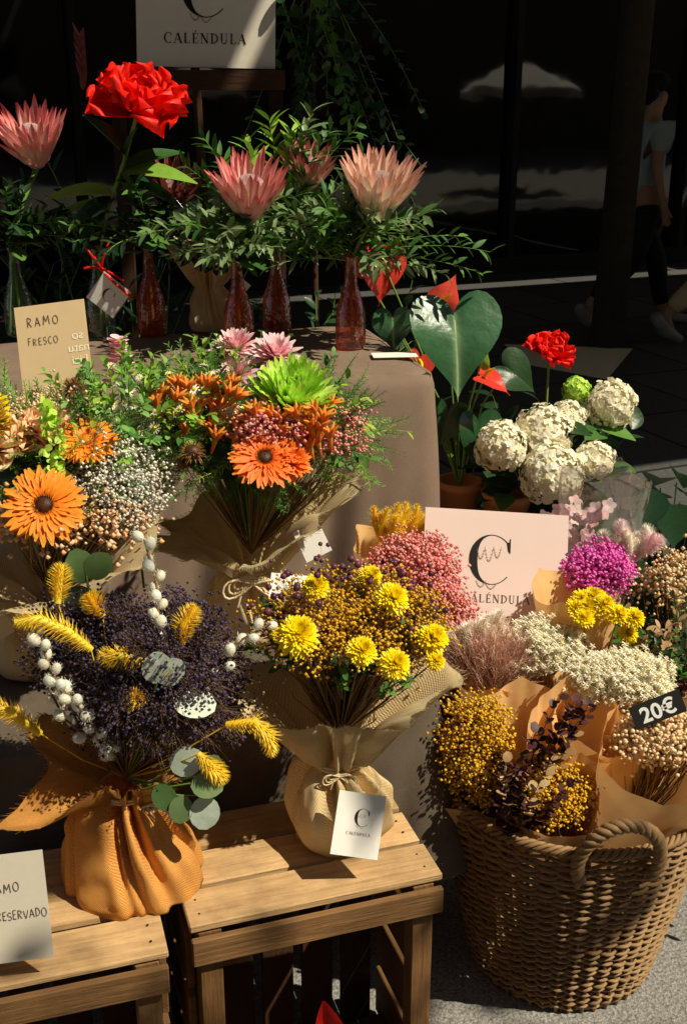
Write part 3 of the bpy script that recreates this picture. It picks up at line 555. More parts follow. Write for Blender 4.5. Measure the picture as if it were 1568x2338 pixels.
# ================================================================ VASES
def vase(x,y,mat,label,k=1.0):
    mb=MB(); pr=[(.001,.002),(.034,.002),(.038,.008),(.0385,.06),(.036,.095),(.026,.13),(.0165,.16),(.014,.2),(.0145,.222),(.018,.226),(.018,.235),(.0125,.236)]
    revolve(mb,[(r*k,z*k) for r,z in pr],(x,y,1.003),mat); single(mb,'glass_bottle_vase',(x,y,1.0),label,'vase','small glass bottle vases on the table')
vs=[(.018,2.86,'bottle_pink'),(-.263,2.85,'bottle_pink'),(-.178,3.04,'bottle_pink'),(-.511,3.03,'bottle_pink'),(-.86,3.02,'bottle_clear'),(-.64,3.0,'bottle_clear')]
for x,y,m in vs: vase(x,y,m,'slim pink glass bottle vase on brown tablecloth' if m=='bottle_pink' else 'slim clear greenish glass bottle vase on brown tablecloth')
def protea_arr(v,fl_,ax,S,mat,label,ns=13,leafm='leaf_olive',bm='bristle',Lr=(.16,.26)):
    x,y=v[:2]; t=thing('protea_bunch',(x,y,1.0),label,'flowers','protea stems in bottle vases'); mouth=A(x,y,1.22)
    mb=MB(); protea(mb,fl_,ax,S,mat,bm); part(mb,'protea_bloom',t)
    mb=MB(); f=A(*fl_); mb.tube([A(x+.004,y,1.02),A(x,y,1.15),mouth,(mouth+f)/2+A(0,0,-.01),f-nz(ax)*S*.55],[.004,.004,.0045,.005,.008],'stem',7)
    for k in range(3): mb.tube([A(x+G(0,.012),y+G(0,.012),1.01),mouth+A(G(0,.003),G(0,.003),0)],.002,'stem',5)
    part(mb,'stem',t)
    mb=MB()
    for k in range(ns):
        d=nz(A(G(0,1),G(0,.8),U(.2,1.5))); sprig(mb,mouth+A(0,0,U(-.01,.06)),d,U(*Lr),LANCE,U(.045,.07),16,rnd.choice([leafm,'leaf_mid',leafm]),'stem',.3,.8,flip=1,w=1.2)
    for k in range(20):
        a=U(0,6.28); p=mouth+A(0,0,U(.0,.12)); mb.add(OVAL,ybasis(A(math.cos(a),math.sin(a),U(-.2,.5)))*U(.06,.1),p,'leaf_mid')
    part(mb,'foliage',t); return t
protea_arr(vs[0],(.085,2.83,1.385),(.15,-.4,1),.118,'bract_pale','pale pink king protea with eucalyptus in pink bottle',24)
protea_arr(vs[1],(-.225,2.82,1.38),(.05,-.4,1),.112,'bract','pink king protea with dark foliage in pink bottle',22)
protea_arr(vs[2],(-.09,3.06,1.42),(.1,-.4,1),.085,'bract','small pink protea half hidden in foliage',26)
protea_arr(vs[3],(-.44,3.08,1.37),(.2,-.6,1),.085,'bract_dark','dark red protea drooping in the shade',18,leafm='leaf_dark')
protea_arr(vs[4],(-.80,3.08,1.49),(-.05,-.45,1),.112,'bract','pink king protea rising from clear bottle',16,leafm='leaf_dark')
t=thing('eucalyptus_branch',(-.1,3.02,1.0),'tall arching green branches with narrow leaves in bottle','branch'); mb=MB()
for d,L in (((.35,-.1,1),.42),((.2,0,1.1),.4),((-.05,.1,1),.42),((-.5,.1,1),.42),((.9,-.2,.35),.38),((1.1,-.1,.15),.34),((-.9,0,.6),.35),((.6,0,.8),.36),((-.2,0,1),.36),((-.7,0,.9),.38),((.1,0,1),.38),((.45,.05,.9),.45),((.25,-.1,1.2),.46)):
    sprig(mb,(-.17,3.04,1.22),d,L,THIN,.085,26,rnd.choice(['leaf_bright','leaf_mid','leaf_olive']),'stem',.22,.75,w=1.8,flip=1)
part(mb,'foliage',t)
t=thing('olive_branch',(.03,2.88,1.0),'leafy olive sprigs spilling sideways from pink bottle','branch'); mb=MB()
for d,L in (((.95,-.1,.45),.3),((1,-.15,.15),.33),((.8,0,.7),.28),((.7,-.3,.1),.25),((.5,.1,1),.25),((-.6,-.1,.6),.25),((.9,-.2,.3),.36)):
    sprig(mb,(.018,2.86,1.23),d,L,LANCE,.055,20,rnd.choice(['leaf_olive','leaf_mid']),'stem',.25,.8,flip=1,w=1.2)
part(mb,'foliage',t)
t=thing('peony_bunch',(-.64,3.0,1.0),'red peony on long green stem in clear bottle','flowers'); mb=MB(); peony(mb,(-.51,2.98,1.555),(.25,-.5,.9),.12,'petal_red'); part(mb,'peony_bloom',t)
mb=MB(); mb.tube([(-.64,3,1.02),(-.635,3,1.2),(-.60,2.99,1.33),(-.55,2.99,1.45),(-.515,2.99,1.55)],[.004,.004,.0045,.005,.005],'stem',7); part(mb,'stalk',t)
mb=MB(); GL=leaf_t(.36,'lance',.2,.25,7)
for p,d,l in (((-.58,2.99,1.37),(-1,-.2,.15),.17),((-.58,2.99,1.36),(-.6,-.4,-.25),.14),((-.56,2.99,1.42),(1,-.2,.1),.19),((-.55,2.99,1.43),(.8,.3,.4),.16),((-.54,2.99,1.46),(-.6,.1,.8),.15),((-.60,2.99,1.33),(-.8,.3,.1),.16),((-.57,2.99,1.40),(.5,-.5,.2),.12),((-.55,2.99,1.44),(.2,-.3,.9),.1),((-.56,2.99,1.4),(1,-.1,-.2),.16),((-.6,3.,1.32),(-.7,-.2,-.5),.13)):
    mb.add(GL,ybasis(A(*d),A(G(0,.2),-.5,1))*l,A(*p),rnd.choice(['leaf_mid','leaf_gloss','leaf_bright']))
part(mb,'foliage',t)
t2=thing('gift_tag',(-.605,2.955,1.14),'white diamond tag tied with red ribbon to bottle','tag'); mb=MB(); fr=card(mb,(-.60,2.93,1.125),(1,-.1,-.8),(.8,-.1,1),.085,.085,'card_white'); part(mb,'card',t2); logo(fr,0,0,.035,'ink_soft',t2,vine=False)
mb=MB()
for q in ((.03,-.01,.07),(-.03,-.01,.05),(.06,-.02,-.03),(-.01,-.02,.03),(-.04,-.01,.0)): mb.tube([A(-.62,2.955,1.19),A(-.62,2.95,1.19)+A(*q)*.6+A(0,-.01,.005),A(-.62,2.95,1.19)+A(*q)],.0035,'ribbon',4)
mb.tube([(-.62,2.94,1.19),(-.585,2.92,1.16),(-.54,2.92,1.12)],.004,'ribbon',4); part(mb,'ribbon',t2)
t=thing('burlap_bouquet',(-.37,3.1,1.0),'burlap wrapped bunch with small white tag standing on table','bouquet'); mb=MB(); bag(mb,(-.36,3.1,1.003),.06,.12,.028,lambda a:(.1+.05*math.cos(2*a),.13+.03*math.cos(a*2)),'burlap',seed=9); part(mb,'burlap_wrap',t)
mb=MB(); card(mb,(-.275,3.0,1.12),(.5,.3,-.5),(.3,0,1),.03,.07,'card_white'); part(mb,'tag',t)
mb=MB()
for k in range(12): sprig(mb,(-.36,3.1,1.16),rdir(.4),U(.12,.2),OVAL,.04,12,'leaf_dark',flip=1)
part(mb,'foliage',t)
t=thing('easel_sign',(-.4,3.62,0),'cream shop sign with black emblem on dark wooden easel','sign'); mb=MB(); fr=card(mb,(-.395,3.58,1.87),(1,0,-.02),(-.06,.12,1),.40,.38,'panel_cream',.012); part(mb,'sign_panel',t,smooth=False)
logo(fr,0.0,.02,.15,'ink',t,z=.0075); seriftext('CALÉNDULA',.028,fr,0.0,-.125,'ink',t,z=.0075)
mb=MB(); mb.box((-.71,3.52,1.62),(-.17,3.57,1.675),'dark_wood'); mb.box((-.69,3.59,0.0),(-.65,3.62,1.619),'dark_wood'); mb.box((-.22,3.59,0),(-.18,3.62,1.619),'dark_wood'); mb.tube([(-.45,3.66,1.9),(-.45,4.1,0)],.015,'dark_wood',6); mb.box((-.7,3.595,.6),(-.18,3.615,.65),'dark_wood'); part(mb,'easel',t,smooth=False)
def bigplant(x,y,z0,h,n,t_,size,mat,label,name='potted_plant',spread=.35,blooms=None,pot=True):
    t=thing(name,(x,y,z0),label,'plant')
    if pot:
        mb=MB(); revolve(mb,[(.001,0),(.08,0),(.105,.17),(.112,.17),(.112,.2),(.1,.2),(.095,.17),(.001,.165)],(x,y,z0),'terracotta'); part(mb,'pot',t)
    mb=MB()
    for k in range(n):
        d=nz(A(G(0,spread),G(0,spread),1)); sprig(mb,(x,y,z0+.15),d,h*U(.6,1),t_,size,16,mat,'stem',.2,.8,flip=1,sr=.003)
    part(mb,'foliage',t)
    if blooms: blooms(t)
bigplant(-1.15,3.9,0,1.75,18,LANCE,.16,'leaf_dark','tall dark leafy potted plant beside easel'); bigplant(-.75,3.85,0,1.75,14,LANCE,.13,'leaf_dark','dark leafy plant behind the display table')
def spike(t):
    mb=MB()
    for k in range(10): mb.add(BRACT,ybasis(A((-1)**k*.35,-.2,1))@np.diag([.12,.07,.07]),A(-.77,3.6,1.62+k*.013),'bract_dark')
    part(mb,'flower_spike',t)
bigplant(-.78,3.6,0,1.5,6,LANCE,.14,'leaf_dark','dark plant carrying a rust red flower spike',spread=.12,blooms=spike)
t=thing('ivy_plant',(-.1,3.65,1.0),'trailing green ivy hanging beside the easel','plant'); mb=MB()
for k in range(16):
    x=-.08+G(0,.05); sprig(mb,(x,3.65+G(0,.04),1.95+U(-.1,.1)),(G(0,.4),-.2,-1),U(.3,.75),OVAL,.045,24,rnd.choice(['leaf_dark','leaf_dark','leaf_mid']),'stem',.1,1.1,flip=1,w=1.4)
mb.tube([(-.1,3.66,0),(-.09,3.66,1),(-.1,3.65,1.98)],.012,'dark_wood',6); part(mb,'foliage',t)
bigplant(-.35,3.5,0,1.3,20,OVAL,.09,'leaf_dark','dark leafy shrub in the shade behind vases',spread=.3); bigplant(.0,3.5,0,1.2,18,OVAL,.08,'leaf_dark','low dark shrub behind the display table',spread=.25)
# anthurium
def heart_t(nr=7,na=40):
    P=np.zeros((nr+1,na,3)); C=np.zeros((nr+1,na,3))
    for i in range(nr+1):
        for j in range(na):
            t=2*pi*j/na; hx=16*math.sin(t)**3; hy=13*math.cos(t)-5*math.cos(2*t)-2*math.cos(3*t)-math.cos(4*t)
            X=hx/22*.82; Y=(5-hy)/22; k=i/nr; x=X*k; y=.3+(Y-.3)*k
            P[i,j]=(x,y,.18*abs(x)-.35*max(0,y)**2+.035*math.sin(t*5)*k**2); C[i,j]=(0,min(1,abs(x)*1.6),0)
    m=MB(); m.grid(P,'stem',True,C=C); return m.tmpl()
HEART=heart_t()
m,t_,N,L=nt('leaf_vein'); vec,s=cattr(t_); n1=noise(t_,30,3); vv=math_(t_,'POWER',math_(t_,'SUBTRACT',1.0,s[1]),22.0); cc=mixc(t_,(.02,.09,.035),(.06,.18,.07),n1); cc=mixc(t_,cc,(.35,.5,.26),vv); finish(t_,cc,.36,.12,n1,.003,.8); MATS['leaf_vein']=m
t=thing('anthurium_plant',(.32,2.97,.47),'anthurium with big glossy heart leaves and red spathes in terracotta pot','plant'); mb=MB(); revolve(mb,[(.001,0),(.05,0),(.062,.12),(.066,.12),(.066,.14),(.056,.14),(.054,.12),(.001,.115)],(.32,2.97,.474),'terracotta'); part(mb,'pot',t)
pot=A(.32,2.97,.59)
for c,d,u,l,mt,nm in (((.275,2.83,1.085),(.12,-.6,-1),(.1,-.7,.75),.21,'leaf_vein','leaf'),((.125,2.9,1.07),(.05,-.2,-1),(-.1,-1,.4),.095,'leaf_vein','leaf'),((.35,2.86,.80),(.1,-.3,-1),(.5,-.8,.5),.13,'leaf_gloss','leaf'),((.27,2.88,.83),(-.2,-.2,-1),(.1,-1,.3),.11,'leaf_gloss','leaf'),((.43,2.95,.93),(.8,-.2,-.5),(.2,-1,.6),.11,'leaf_dark','leaf'),
    ((.095,2.95,1.215),(.15,-.1,-1),(.6,-1,.3),.13,'spathe','spathe'),((.255,2.98,1.10),(.5,-.1,.8),(.3,-1,.2),.08,'spathe','spathe'),((.2,2.96,.95),(-.3,-.2,-1),(.4,-1,.2),.08,'spathe','spathe'),((.355,2.82,.935),(.9,-.3,-.25),(.0,-.3,1),.08,'spathe','spathe'),((.04,2.95,1.2),(.7,-.2,.5),(0,-1,.3),.07,'spathe','spathe'),((.345,2.82,.97),(.3,-.2,.7),(0,-1,.3),.04,'leaf_bright','leaf')):
    mb=MB(); c=A(*c); mb.add(HEART,ybasis(A(*d),A(*u))*l*.95,c,mt); mb.tube([pot,(pot+c)/2+A(0,.03,.06),c],[.003,.0028,.0025],'stem',5)
    if nm=='spathe': mb.tube([c,c+A(*d)*l*.1+nz(A(*u))*.02,c+A(*d)*l*.3+nz(A(*u))*.035],[.004,.004,.002],'petal_yellow',6)
    part(mb,nm,t)
t=thing('hydrangea_plant',(.5,2.92,.47),'white hydrangea with large flower heads in terracotta pot','plant')
for px in ((.44,2.9),(.58,2.96)): mb=MB(); revolve(mb,[(.001,0),(.052,0),(.066,.11),(.071,.11),(.071,.13),(.06,.13),(.058,.11),(.001,.105)],(px[0],px[1],.474),'terracotta'); part(mb,'pot',t)
for c,R,mt in (((.713,2.95,.83),.062,'petal_cream'),((.52,2.85,.775),.074,'petal_cream'),((.405,2.8,.76),.064,'petal_cream'),((.532,2.75,.70),.076,'petal_cream'),((.644,2.8,.72),.05,'petal_cream'),((.627,3.0,.859),.034,'petal_lime'),((.59,2.9,.805),.046,'petal_cream')):
    mb=MB(); hyd(mb,c,R,mt); mb.tube([A(.5,2.93,.58),(A(.5,2.93,.58)+A(*c))/2+A(0,.02,0),A(*c)],.003,'stem',5); part(mb,'flower_head',t)
mb=MB(); BL=leaf_t(.6,'lance',.12,.2,7)
for k in range(60):
    a=U(0,6.28); p=A(.52+U(-.12,.2),2.93+U(-.1,.12),U(.6,.8)); mb.add(BL,ybasis(A(math.cos(a),math.sin(a)-.3,U(-.2,.5)),(G(0,.2),-.3,1))*U(.08,.13),p,rnd.choice(['leaf_dark','leaf_mid','leaf_dark']))
part(mb,'foliage',t)
t=thing('peony_plant',(.6,3.25,.0),'dark leafy plant with a single red bloom','plant'); mb=MB(); peony(mb,(.585,3.2,.9),(.1,-.4,1),.075,'petal_red'); part(mb,'peony_bloom',t)
mb=MB()
for k in range(26): sprig(mb,(.6,3.25,.35),nz(A(G(0,.35),G(0,.3),1)),U(.3,.55),BL,.11,9,'leaf_dark','stem',.15,.9,flip=1)
mb.tube([(.6,3.25,.1),(.59,3.22,.6),(.585,3.2,.9)],.004,'stem',5); part(mb,'foliage',t)
mb=MB(); revolve(mb,[(.001,0),(.1,0),(.13,.3),(.14,.3),(.14,.34),(.001,.33)],(.6,3.25,0),'terracotta'); part(mb,'pot',t)
t=thing('calathea_plant',(.85,2.75,.0),'dark calathea with striped broad leaves','plant'); mb=MB()
for k in range(60):
    d=nz(A(G(.0,.4),G(.0,.4),U(.5,1))); p=A(.88,2.85,.2)+d*U(.15,.52); mb.add(BL,ybasis(nz(A(d[0],d[1]-.2,-.1)),(G(0,.2),-.4,1))*U(.13,.19),p,'leaf_dark'); mb.tube([A(.88,2.85,.2),p-A(0,0,.03)],.002,'leaf_dark',4)
part(mb,'foliage',t); mb=MB(); revolve(mb,[(.001,0),(.09,0),(.12,.22),(.13,.22),(.13,.26),(.001,.25)],(.88,2.85,0),'terracotta'); part(mb,'pot',t)
t=thing('wrapped_orchid',(.585,2.55,.4),'pink orchid wrapped in clear plastic sleeve','flowers'); mb=MB(); papercone(mb,(.58,2.48,.41),(.60,2.5,.76),.07,.105,'film',3,.04,1,.1); part(mb,'plastic_sleeve',t)
mb=MB()
ORC=merge([(ROUND,Rz(j*2*pi/5)@Rx(.3),(0,0,0)) for j in range(5)])
for k in range(34):
    p=A(.54+G(0,.04),2.48+G(0,.025),U(.58,.73)); mb.add(ORC,zbasis(A(G(0,.6),-1,G(.2,.5)))*U(.016,.024),p,'petal_blush')
for k in range(4): mb.tube([(.58,2.48,.42),(.56,2.48,.6),(.53+.02*k,2.48,.72)],.002,'stem',5)
part(mb,'orchid_bloom',t)
mb=MB(); card(mb,(.125,2.76,1.006),(1,.1,0),(-.15,1,0),.11,.055,'card_white'); single(mb,'blank_card',(.125,2.76,1.006),'blank white card lying flat on the tablecloth','card')
# ================================================================ BOUQUETS
def tag(par,c,r,u,w,h,lg=True,mat='card_white',txt=False,name='tag'):
    mb=MB(); fr=card(mb,c,r,u,w,h,mat,.001); o=part(mb,name,par)
    if lg: logo(fr,w*.06,h*.12,w*.36,'ink',par,name='emblem',vine=True,z=.0011)
    if txt: seriftext('CALÉNDULA',w*.06,fr,w*.02,-h*.16,'ink_soft',par,z=.0011)
    return fr
gf=lambda d,c,w:math.exp(-(((d-c+180)%360-180)/w)**2)
def ell(a,X,Y): return 1/math.sqrt((math.cos(a)/X)**2+(math.sin(a)/Y)**2)
# --- D
bx,by=-.005,1.535
t=thing('yellow_bouquet',(bx,by,.5),'dried yellow strawflower bouquet in burlap standing on crate','bouquet')
def rimD(a):
    d=math.degrees(a)%360
    return ell(a,.175,.066)+.035*gf(d,208,22)+.03*gf(d,328,20)+.02*gf(d,90,60), .095+.045*gf(d,178,34)+.05*gf(d,2,34)+.07*gf(d,90,60)
mb=MB(); bag(mb,(bx,by,.5),.081,.14,.032,rimD,'burlap',seed=3,neck_off=(-.005,-.015),rib=.03,re=1.9); part(mb,'burlap_wrap',t)
mb=MB(); torus(mb,(bx-.005,by-.015,.641),.037,.0022,'twine'); torus(mb,(bx-.005,by-.015,.646),.037,.002,'twine'); bow(mb,(bx+.0,by-.055,.643),.024); part(mb,'twine',t)
tag(t,(.022,1.42,.592),(1,.12,-.25),(.2,.6,1),.072,.092,txt=True)
nk=(bx,by-.01,.68)
mb=MB(); cloud(mb,nk,(.015,1.535,.85),(.145,.11,.078),230,34,.0026,'mustard',spread=.014,zmin=-.05); part(mb,'dried_filler',t)
mb=MB(); cloud(mb,nk,(.0,1.53,.87),(.12,.1,.085),24,5,.0052,'berry',spread=.02,zmin=.1,inner=.8,tm=ICO1); part(mb,'berries',t)
mb=MB()
for k in range(46):
    d=rdir(.45); sprig(mb,A(*nk)+d*A(.06,.06,.05)+A(0,0,.06),nz(d+A(0,0,.4)),U(.11,.16),OVAL,.024,12,'leaf_mid' if k%3 else 'leaf_dark','stem_brown',.12,.9,flip=1,bare=.4)
part(mb,'foliage',t)
for c,R in (((-.062,1.40,.912),.032),((.025,1.395,.89),.024),((.07,1.39,.873),.025),((.125,1.44,.887),.026),((.069,1.47,.935),.027),((-.04,1.5,.94),.022),((.04,1.55,.935),.02),((.128,1.42,.862),.016),((-.09,1.46,.885),.015)):
    mb=MB(); mum(mb,c,(c[0]*1.5+.2,-.6,.8),R,'petal_yellow',PETAL,230,.9,lo=-.5); mb.tube([A(*nk),A(*c)],.0012,'stem_brown',4); part(mb,'strawflower',t)
# --- C
bx,by=-.315,1.425
t=thing('purple_bouquet',(bx,by,.5),'dark purple limonium bouquet with pussy willow in rust burlap','bouquet')
def rimC(a):
    d=math.degrees(a)%360
    return .05+.08*gf(d,172,24)+.11*gf(d,212,18)+.05*gf(d,90,40)+.045*gf(d,330,22)+.045*gf(d,275,18), .04+.06*gf(d,170,24)-.05*gf(d,214,20)+.05*gf(d,90,50)+.01*gf(d,275,20)
mb=MB(); bag(mb,(bx,by,.5),.102,.15,.036,rimC,'burlap_rust',seed=8,neck_off=(0,.0),tent=.85,rib=.06,re=1.5); part(mb,'burlap_wrap',t)
mb=MB(); torus(mb,(bx,by,.652),.041,.0022,'twine'); torus(mb,(bx,by,.657),.041,.0022,'twine'); bow(mb,(-.262,by-.035,.652),.026); part(mb,'twine',t)
nk=(bx+.0,by,.67)
mb=MB(); cloud(mb,nk,(-.27,1.44,.83),(.125,.1,.12),340,50,.0026,'purple_dust',spread=.015,zmin=-.7,inner=.35); cloud(mb,nk,(-.38,1.46,.87),(.06,.06,.06),70,40,.0026,'purple_dust',spread=.015,zmin=-.6); part(mb,'limonium',t)
def willow(mb,pts,n,r=.0082):
    pts=[A(*p) for p in pts]; mb.tube(pts,.0018,'stem_brown',5); k=len(pts)-1
    for i in range(n):
        x=i/(n-1)*k*.82+k*.18; j=min(int(x),k-1); f=x-j; p=pts[j]*(1-f)+pts[j+1]*f; d=nz(pts[j+1]-pts[j]); a=i*2.3; o=ybasis(d)@A(math.cos(a),0,math.sin(a)); q=p+o*r*.9; s=r*U(.8,1.1)
        mb.add(ICO2,ybasis(o*.6+d)@np.diag([s,s*1.25,s]),q,'willow')
        for h in range(26): e=rdir(-1); mb.add(HAIR,ybasis(e+d*.7)@np.diag([s*1.6,s*.8,s]),q+e*s*.9,'willow')
mb=MB()
willow(mb,[nk,(-.325,1.38,.75),(-.35,1.34,.83),(-.383,1.34,.88),(-.405,1.36,.94)],20); willow(mb,[nk,(-.35,1.38,.76),(-.375,1.35,.81),(-.40,1.36,.86)],7)
willow(mb,[nk,(-.28,1.4,.85),(-.25,1.4,.93),(-.253,1.42,.98),(-.277,1.47,1.03)],16); willow(mb,[nk,(-.22,1.40,.78),(-.175,1.40,.85),(-.14,1.41,.9),(-.1,1.42,.92)],11)
part(mb,'pussy_willow',t)
mb=MB()
for pts in ([(-.34,1.38,.9),(-.365,1.37,.93),(-.40,1.36,.955),(-.43,1.35,.955)],[(-.27,1.38,.885),(-.295,1.36,.9),(-.325,1.36,.9)],[(-.22,1.4,.9),(-.215,1.4,.93),(-.2,1.41,.95)],[(-.39,1.42,.95),(-.385,1.44,1.0)],[(-.22,1.38,.86),(-.24,1.37,.88)],[(-.27,1.36,.83),(-.285,1.35,.845)],[(-.2,1.36,.75),(-.18,1.35,.735),(-.165,1.35,.715)],[(-.42,1.38,.77),(-.455,1.37,.81),(-.5,1.37,.825)],[(-.16,1.37,.79),(-.12,1.36,.80),(-.1,1.36,.775),(-.1,1.36,.75)],[(-.33,1.42,.93),(-.35,1.43,.96)]):
    fox(mb,pts,.0115); mb.tube([A(*nk),(A(*nk)+A(*pts[0]))/2+A(0,-.01,0),A(*pts[0])],.001,'fox',4)
part(mb,'foxtail_grass',t)
mb=MB()
for c,d,u,l in (((-.25,1.36,.86),(.1,-.2,1),(.2,-1,.5),.05),((-.25,1.36,.865),(.8,-.1,.6),(.3,-1,.5),.045),((-.23,1.36,.835),(1,-.1,-.1),(.4,-.6,1),.058),((-.21,1.35,.71),(1,-.2,.0),(.4,-.8,.8),.045),((-.19,1.35,.69),(-.1,-.3,-1),(.2,-1,.4),.05),((-.22,1.35,.69),(-.2,-.3,-.7),(0,-1,.5),.04),((-.24,1.37,.72),(.8,-.1,.5),(0,-1,.4),.05),((-.19,1.36,.72),(.4,-.2,.8),(0.4,-1,.3),.035),((-.36,1.47,.96),(-.3,0,1),(.4,-1,.3),.05),((-.36,1.47,.97),(.7,0,.6),(0,-1,.3),.045),((-.35,1.47,.93),(-.8,-.1,.2),(0,-1,.4),.045),((-.26,1.36,.7),(.4,-.3,-.5),(0,-1,.5),.04)):
    mb.add(ROUND,ybasis(A(*d),A(*u))*l,A(*c),'leaf_olive' if (l<=.046 and c[2]<.8) or c[2]>.9 else 'leaf_silver'); mb.tube([A(*nk),(A(*nk)+A(*c))/2+A(.005,-.02,0),A(*c)],.0012,'stem',4)
part(mb,'eucalyptus',t)
# --- B
bx,by=-.172,2.02
t=thing('mixed_bouquet',(bx,by,.62),'mixed orange pink and green fresh bouquet in burlap on bench','bouquet')
def rimB(a):
    d=math.degrees(a)%360
    return ell(a,.175,.09)+.035*gf(d,208,20)+.03*gf(d,340,25), .05+.13*gf(d,357,38)+.02*gf(d,195,35)+.12*gf(d,90,60)
mb=MB(); bag(mb,(bx,by,.623),.094,.15,.034,rimB,'burlap',seed=5,neck_off=(.0,-.07),rib=.03,re=1.8); part(mb,'burlap_wrap',t)
mb=MB(); torus(mb,(bx,by-.07,.775),.038,.0025,'twine'); torus(mb,(bx,by-.07,.781),.038,.0025,'twine'); bow(mb,(bx+.01,by-.125,.785),.05); part(mb,'twine',t)
tag(t,(-.085,1.81,.80),(1,.0,-.1),(-.2,.95,.6),.085,.058); tag(t,(-.055,1.88,.86),(1,.1,.5),(-.4,.6,.9),.05,.06,lg=False)
nk=A(bx,by-.05,.8); Hc=A(-.175,2.02,1.015)
mb=MB()
mb.add(ICO3,np.diag([.15,.09,.08]),Hc-A(0,0,.005),'leaf_dark',.5)
for k in range(340):
    p,n=ellp(Hc,(.225,.14,.11),-.3,.6); l=U(.06,.10); mb.add(rnd.choice(FEATH),ybasis(nz(n+A(G(0,.35),G(0,.35),G(0.1,.3))),rdir(-1))*l,p,rnd.choice(['leaf_fern','leaf_fern','leaf_bright','leaf_mid']))
for k in range(170):
    p,n=ellp((-.23,1.95,.975),(.14,.07,.055),-.7,.6); mb.add(rnd.choice(FEATH),ybasis(nz(A(n[0],-abs(n[1]),n[2]*.5)+A(G(0,.3),-.3,G(0,.3))),rdir(-1))*U(.05,.075),p,rnd.choice(['leaf_fern','leaf_mid','leaf_fern']))
for k in range(60): p,n=ellp(Hc,(.2,.13,.11),0,.6); sprig(mb,p,n,U(.08,.12),OVAL,.028,11,'leaf_bright' if k%2 else 'leaf_mid','stem',.1,.8,flip=1)
for k in range(60): p,n=ellp(Hc-A(0,0,.03),(.1,.06,.05),-.2,.5); mb.tube([nk,p],.0018,'stem',4)
part(mb,'foliage',t)
for c,n,R in (((-.195,2.06,1.165),(-.1,-.4,1),.052),((-.125,2.03,1.155),(.2,-.4,1),.058),((-.19,2.0,1.13),(-.3,-.6,.7),.042)):
    mb=MB(); mum(mb,c,n,R,'petal_pink',PETAL,105,.9,lo=0); part(mb,'pink_chrysanthemum',t)
mb=MB(); mum(mb,(-.09,1.91,1.105),(.15,-.6,.9),.08,'petal_lime',CURL,320,1.3,lo=-.15); part(mb,'green_chrysanthemum',t)
mb=MB(); gerbera(mb,(-.13,1.80,1.04),(.15,-.7,.8),.056,'petal_vermilion','dark_centre'); part(mb,'orange_gerbera',t)
mb=MB(); mum(mb,(-.09,1.82,1.025),(.5,-.6,.6),.042,'petal_vermilion',SLIM,90,1.3,lo=-.05); part(mb,'orange_chrysanthemum',t)
mb=MB()
for k in range(96):
    c=A(U(-.33,-.18),U(1.86,1.97),U(1.04,1.14)) if k<52 else A(U(-.18,-.02),U(1.82,1.9),U(1.04,1.11)); d=nz(A(G(0,.5),-.3,1)); mb.tube([c-d*.03,c],[.002,.005],'kangaroo',5,.2)
    for j in range(6): a=j*1.05; e=nz(d+.7*A(math.cos(a),math.sin(a),.2)); mb.tube([c,c+e*.017,c+e*.03+A(0,0,-.004)],[.0045,.0036,.001],'kangaroo',4)
part(mb,'kangaroo_paw',t)
mb=MB()
for c,r in (((-.25,1.81,1.045),.02),((-.268,1.82,1.025),.014)):
    mb.add(ICO2,np.eye(3)*r*.75,A(*c),'dark_centre')
    for k in range(130): d=rdir(-.6); mb.add(HAIR,ybasis(d)@np.diag([r*2,r*.6,r]),A(*c)+d*r*.6,'brown_pod')
part(mb,'scabiosa_pod',t)
mb=MB()
for k in range(150):
    p,n=ellp(Hc+A(-.02,-.01,.01),(.235,.165,.13),-.1,.95)
    if p[0]>-.05 and k%3: continue
    s=U(.009,.013); mb.add(DAISY,zbasis(n+A(G(0,.3),-.2,G(0,.3)))*s,p,'petal_white'); mb.add(ICO1,np.eye(3)*s*.35,p+n*.001,'petal_yellow'); mb.stick(p-n*.05,p,.0007,'stem')
part(mb,'chamomile_sprays',t)
mb=MB(); cloud(mb,nk,(-.0,1.94,1.03),(.055,.06,.06),25,16,.003,'petal_coral',spread=.012); cloud(mb,nk,(-.12,1.84,1.08),(.06,.04,.03),30,18,.0034,'petal_coral',spread=.01); cloud(mb,nk,(-.28,1.95,1.06),(.06,.05,.05),20,16,.003,'petal_white',spread=.014); part(mb,'pink_filler',t)
# --- A
bx,by=-.535,1.88
t=thing('gerbera_bouquet',(bx,by,.62),'orange gerbera bouquet with gypsophila wrapped in burlap on bench','bouquet')
def rimA(a):
    d=math.degrees(a)%360
    return .155+.06*gf(d,330,35)+.03*gf(d,200,40), .05+.10*gf(d,355,40)+.1*gf(d,90,70)
mb=MB(); bag(mb,(bx,by,.623),.1,.15,.036,rimA,'burlap',seed=12,neck_off=(.02,-.06),rib=.03); part(mb,'burlap_wrap',t)
tag(t,(-.585,1.72,.78),(.8,.0,.5),(-.4,.5,.8),.06,.07,mat='kraft_card')
nk=A(bx+.02,by-.05,.79); Hc=A(-.49,1.87,.995)
mb=MB(); mb.add(ICO3,np.diag([.12,.09,.08]),Hc-A(0,0,.01),'leaf_dark',.5)
for k in range(240): p,n=ellp(Hc,(.17,.13,.12),-.2,.6); mb.add(rnd.choice(FEATH),ybasis(nz(n+A(G(0,.35),G(0,.35),G(0,.3))),rdir(-1))*U(.055,.09),p,rnd.choice(['leaf_fern','leaf_bright','leaf_olive']))
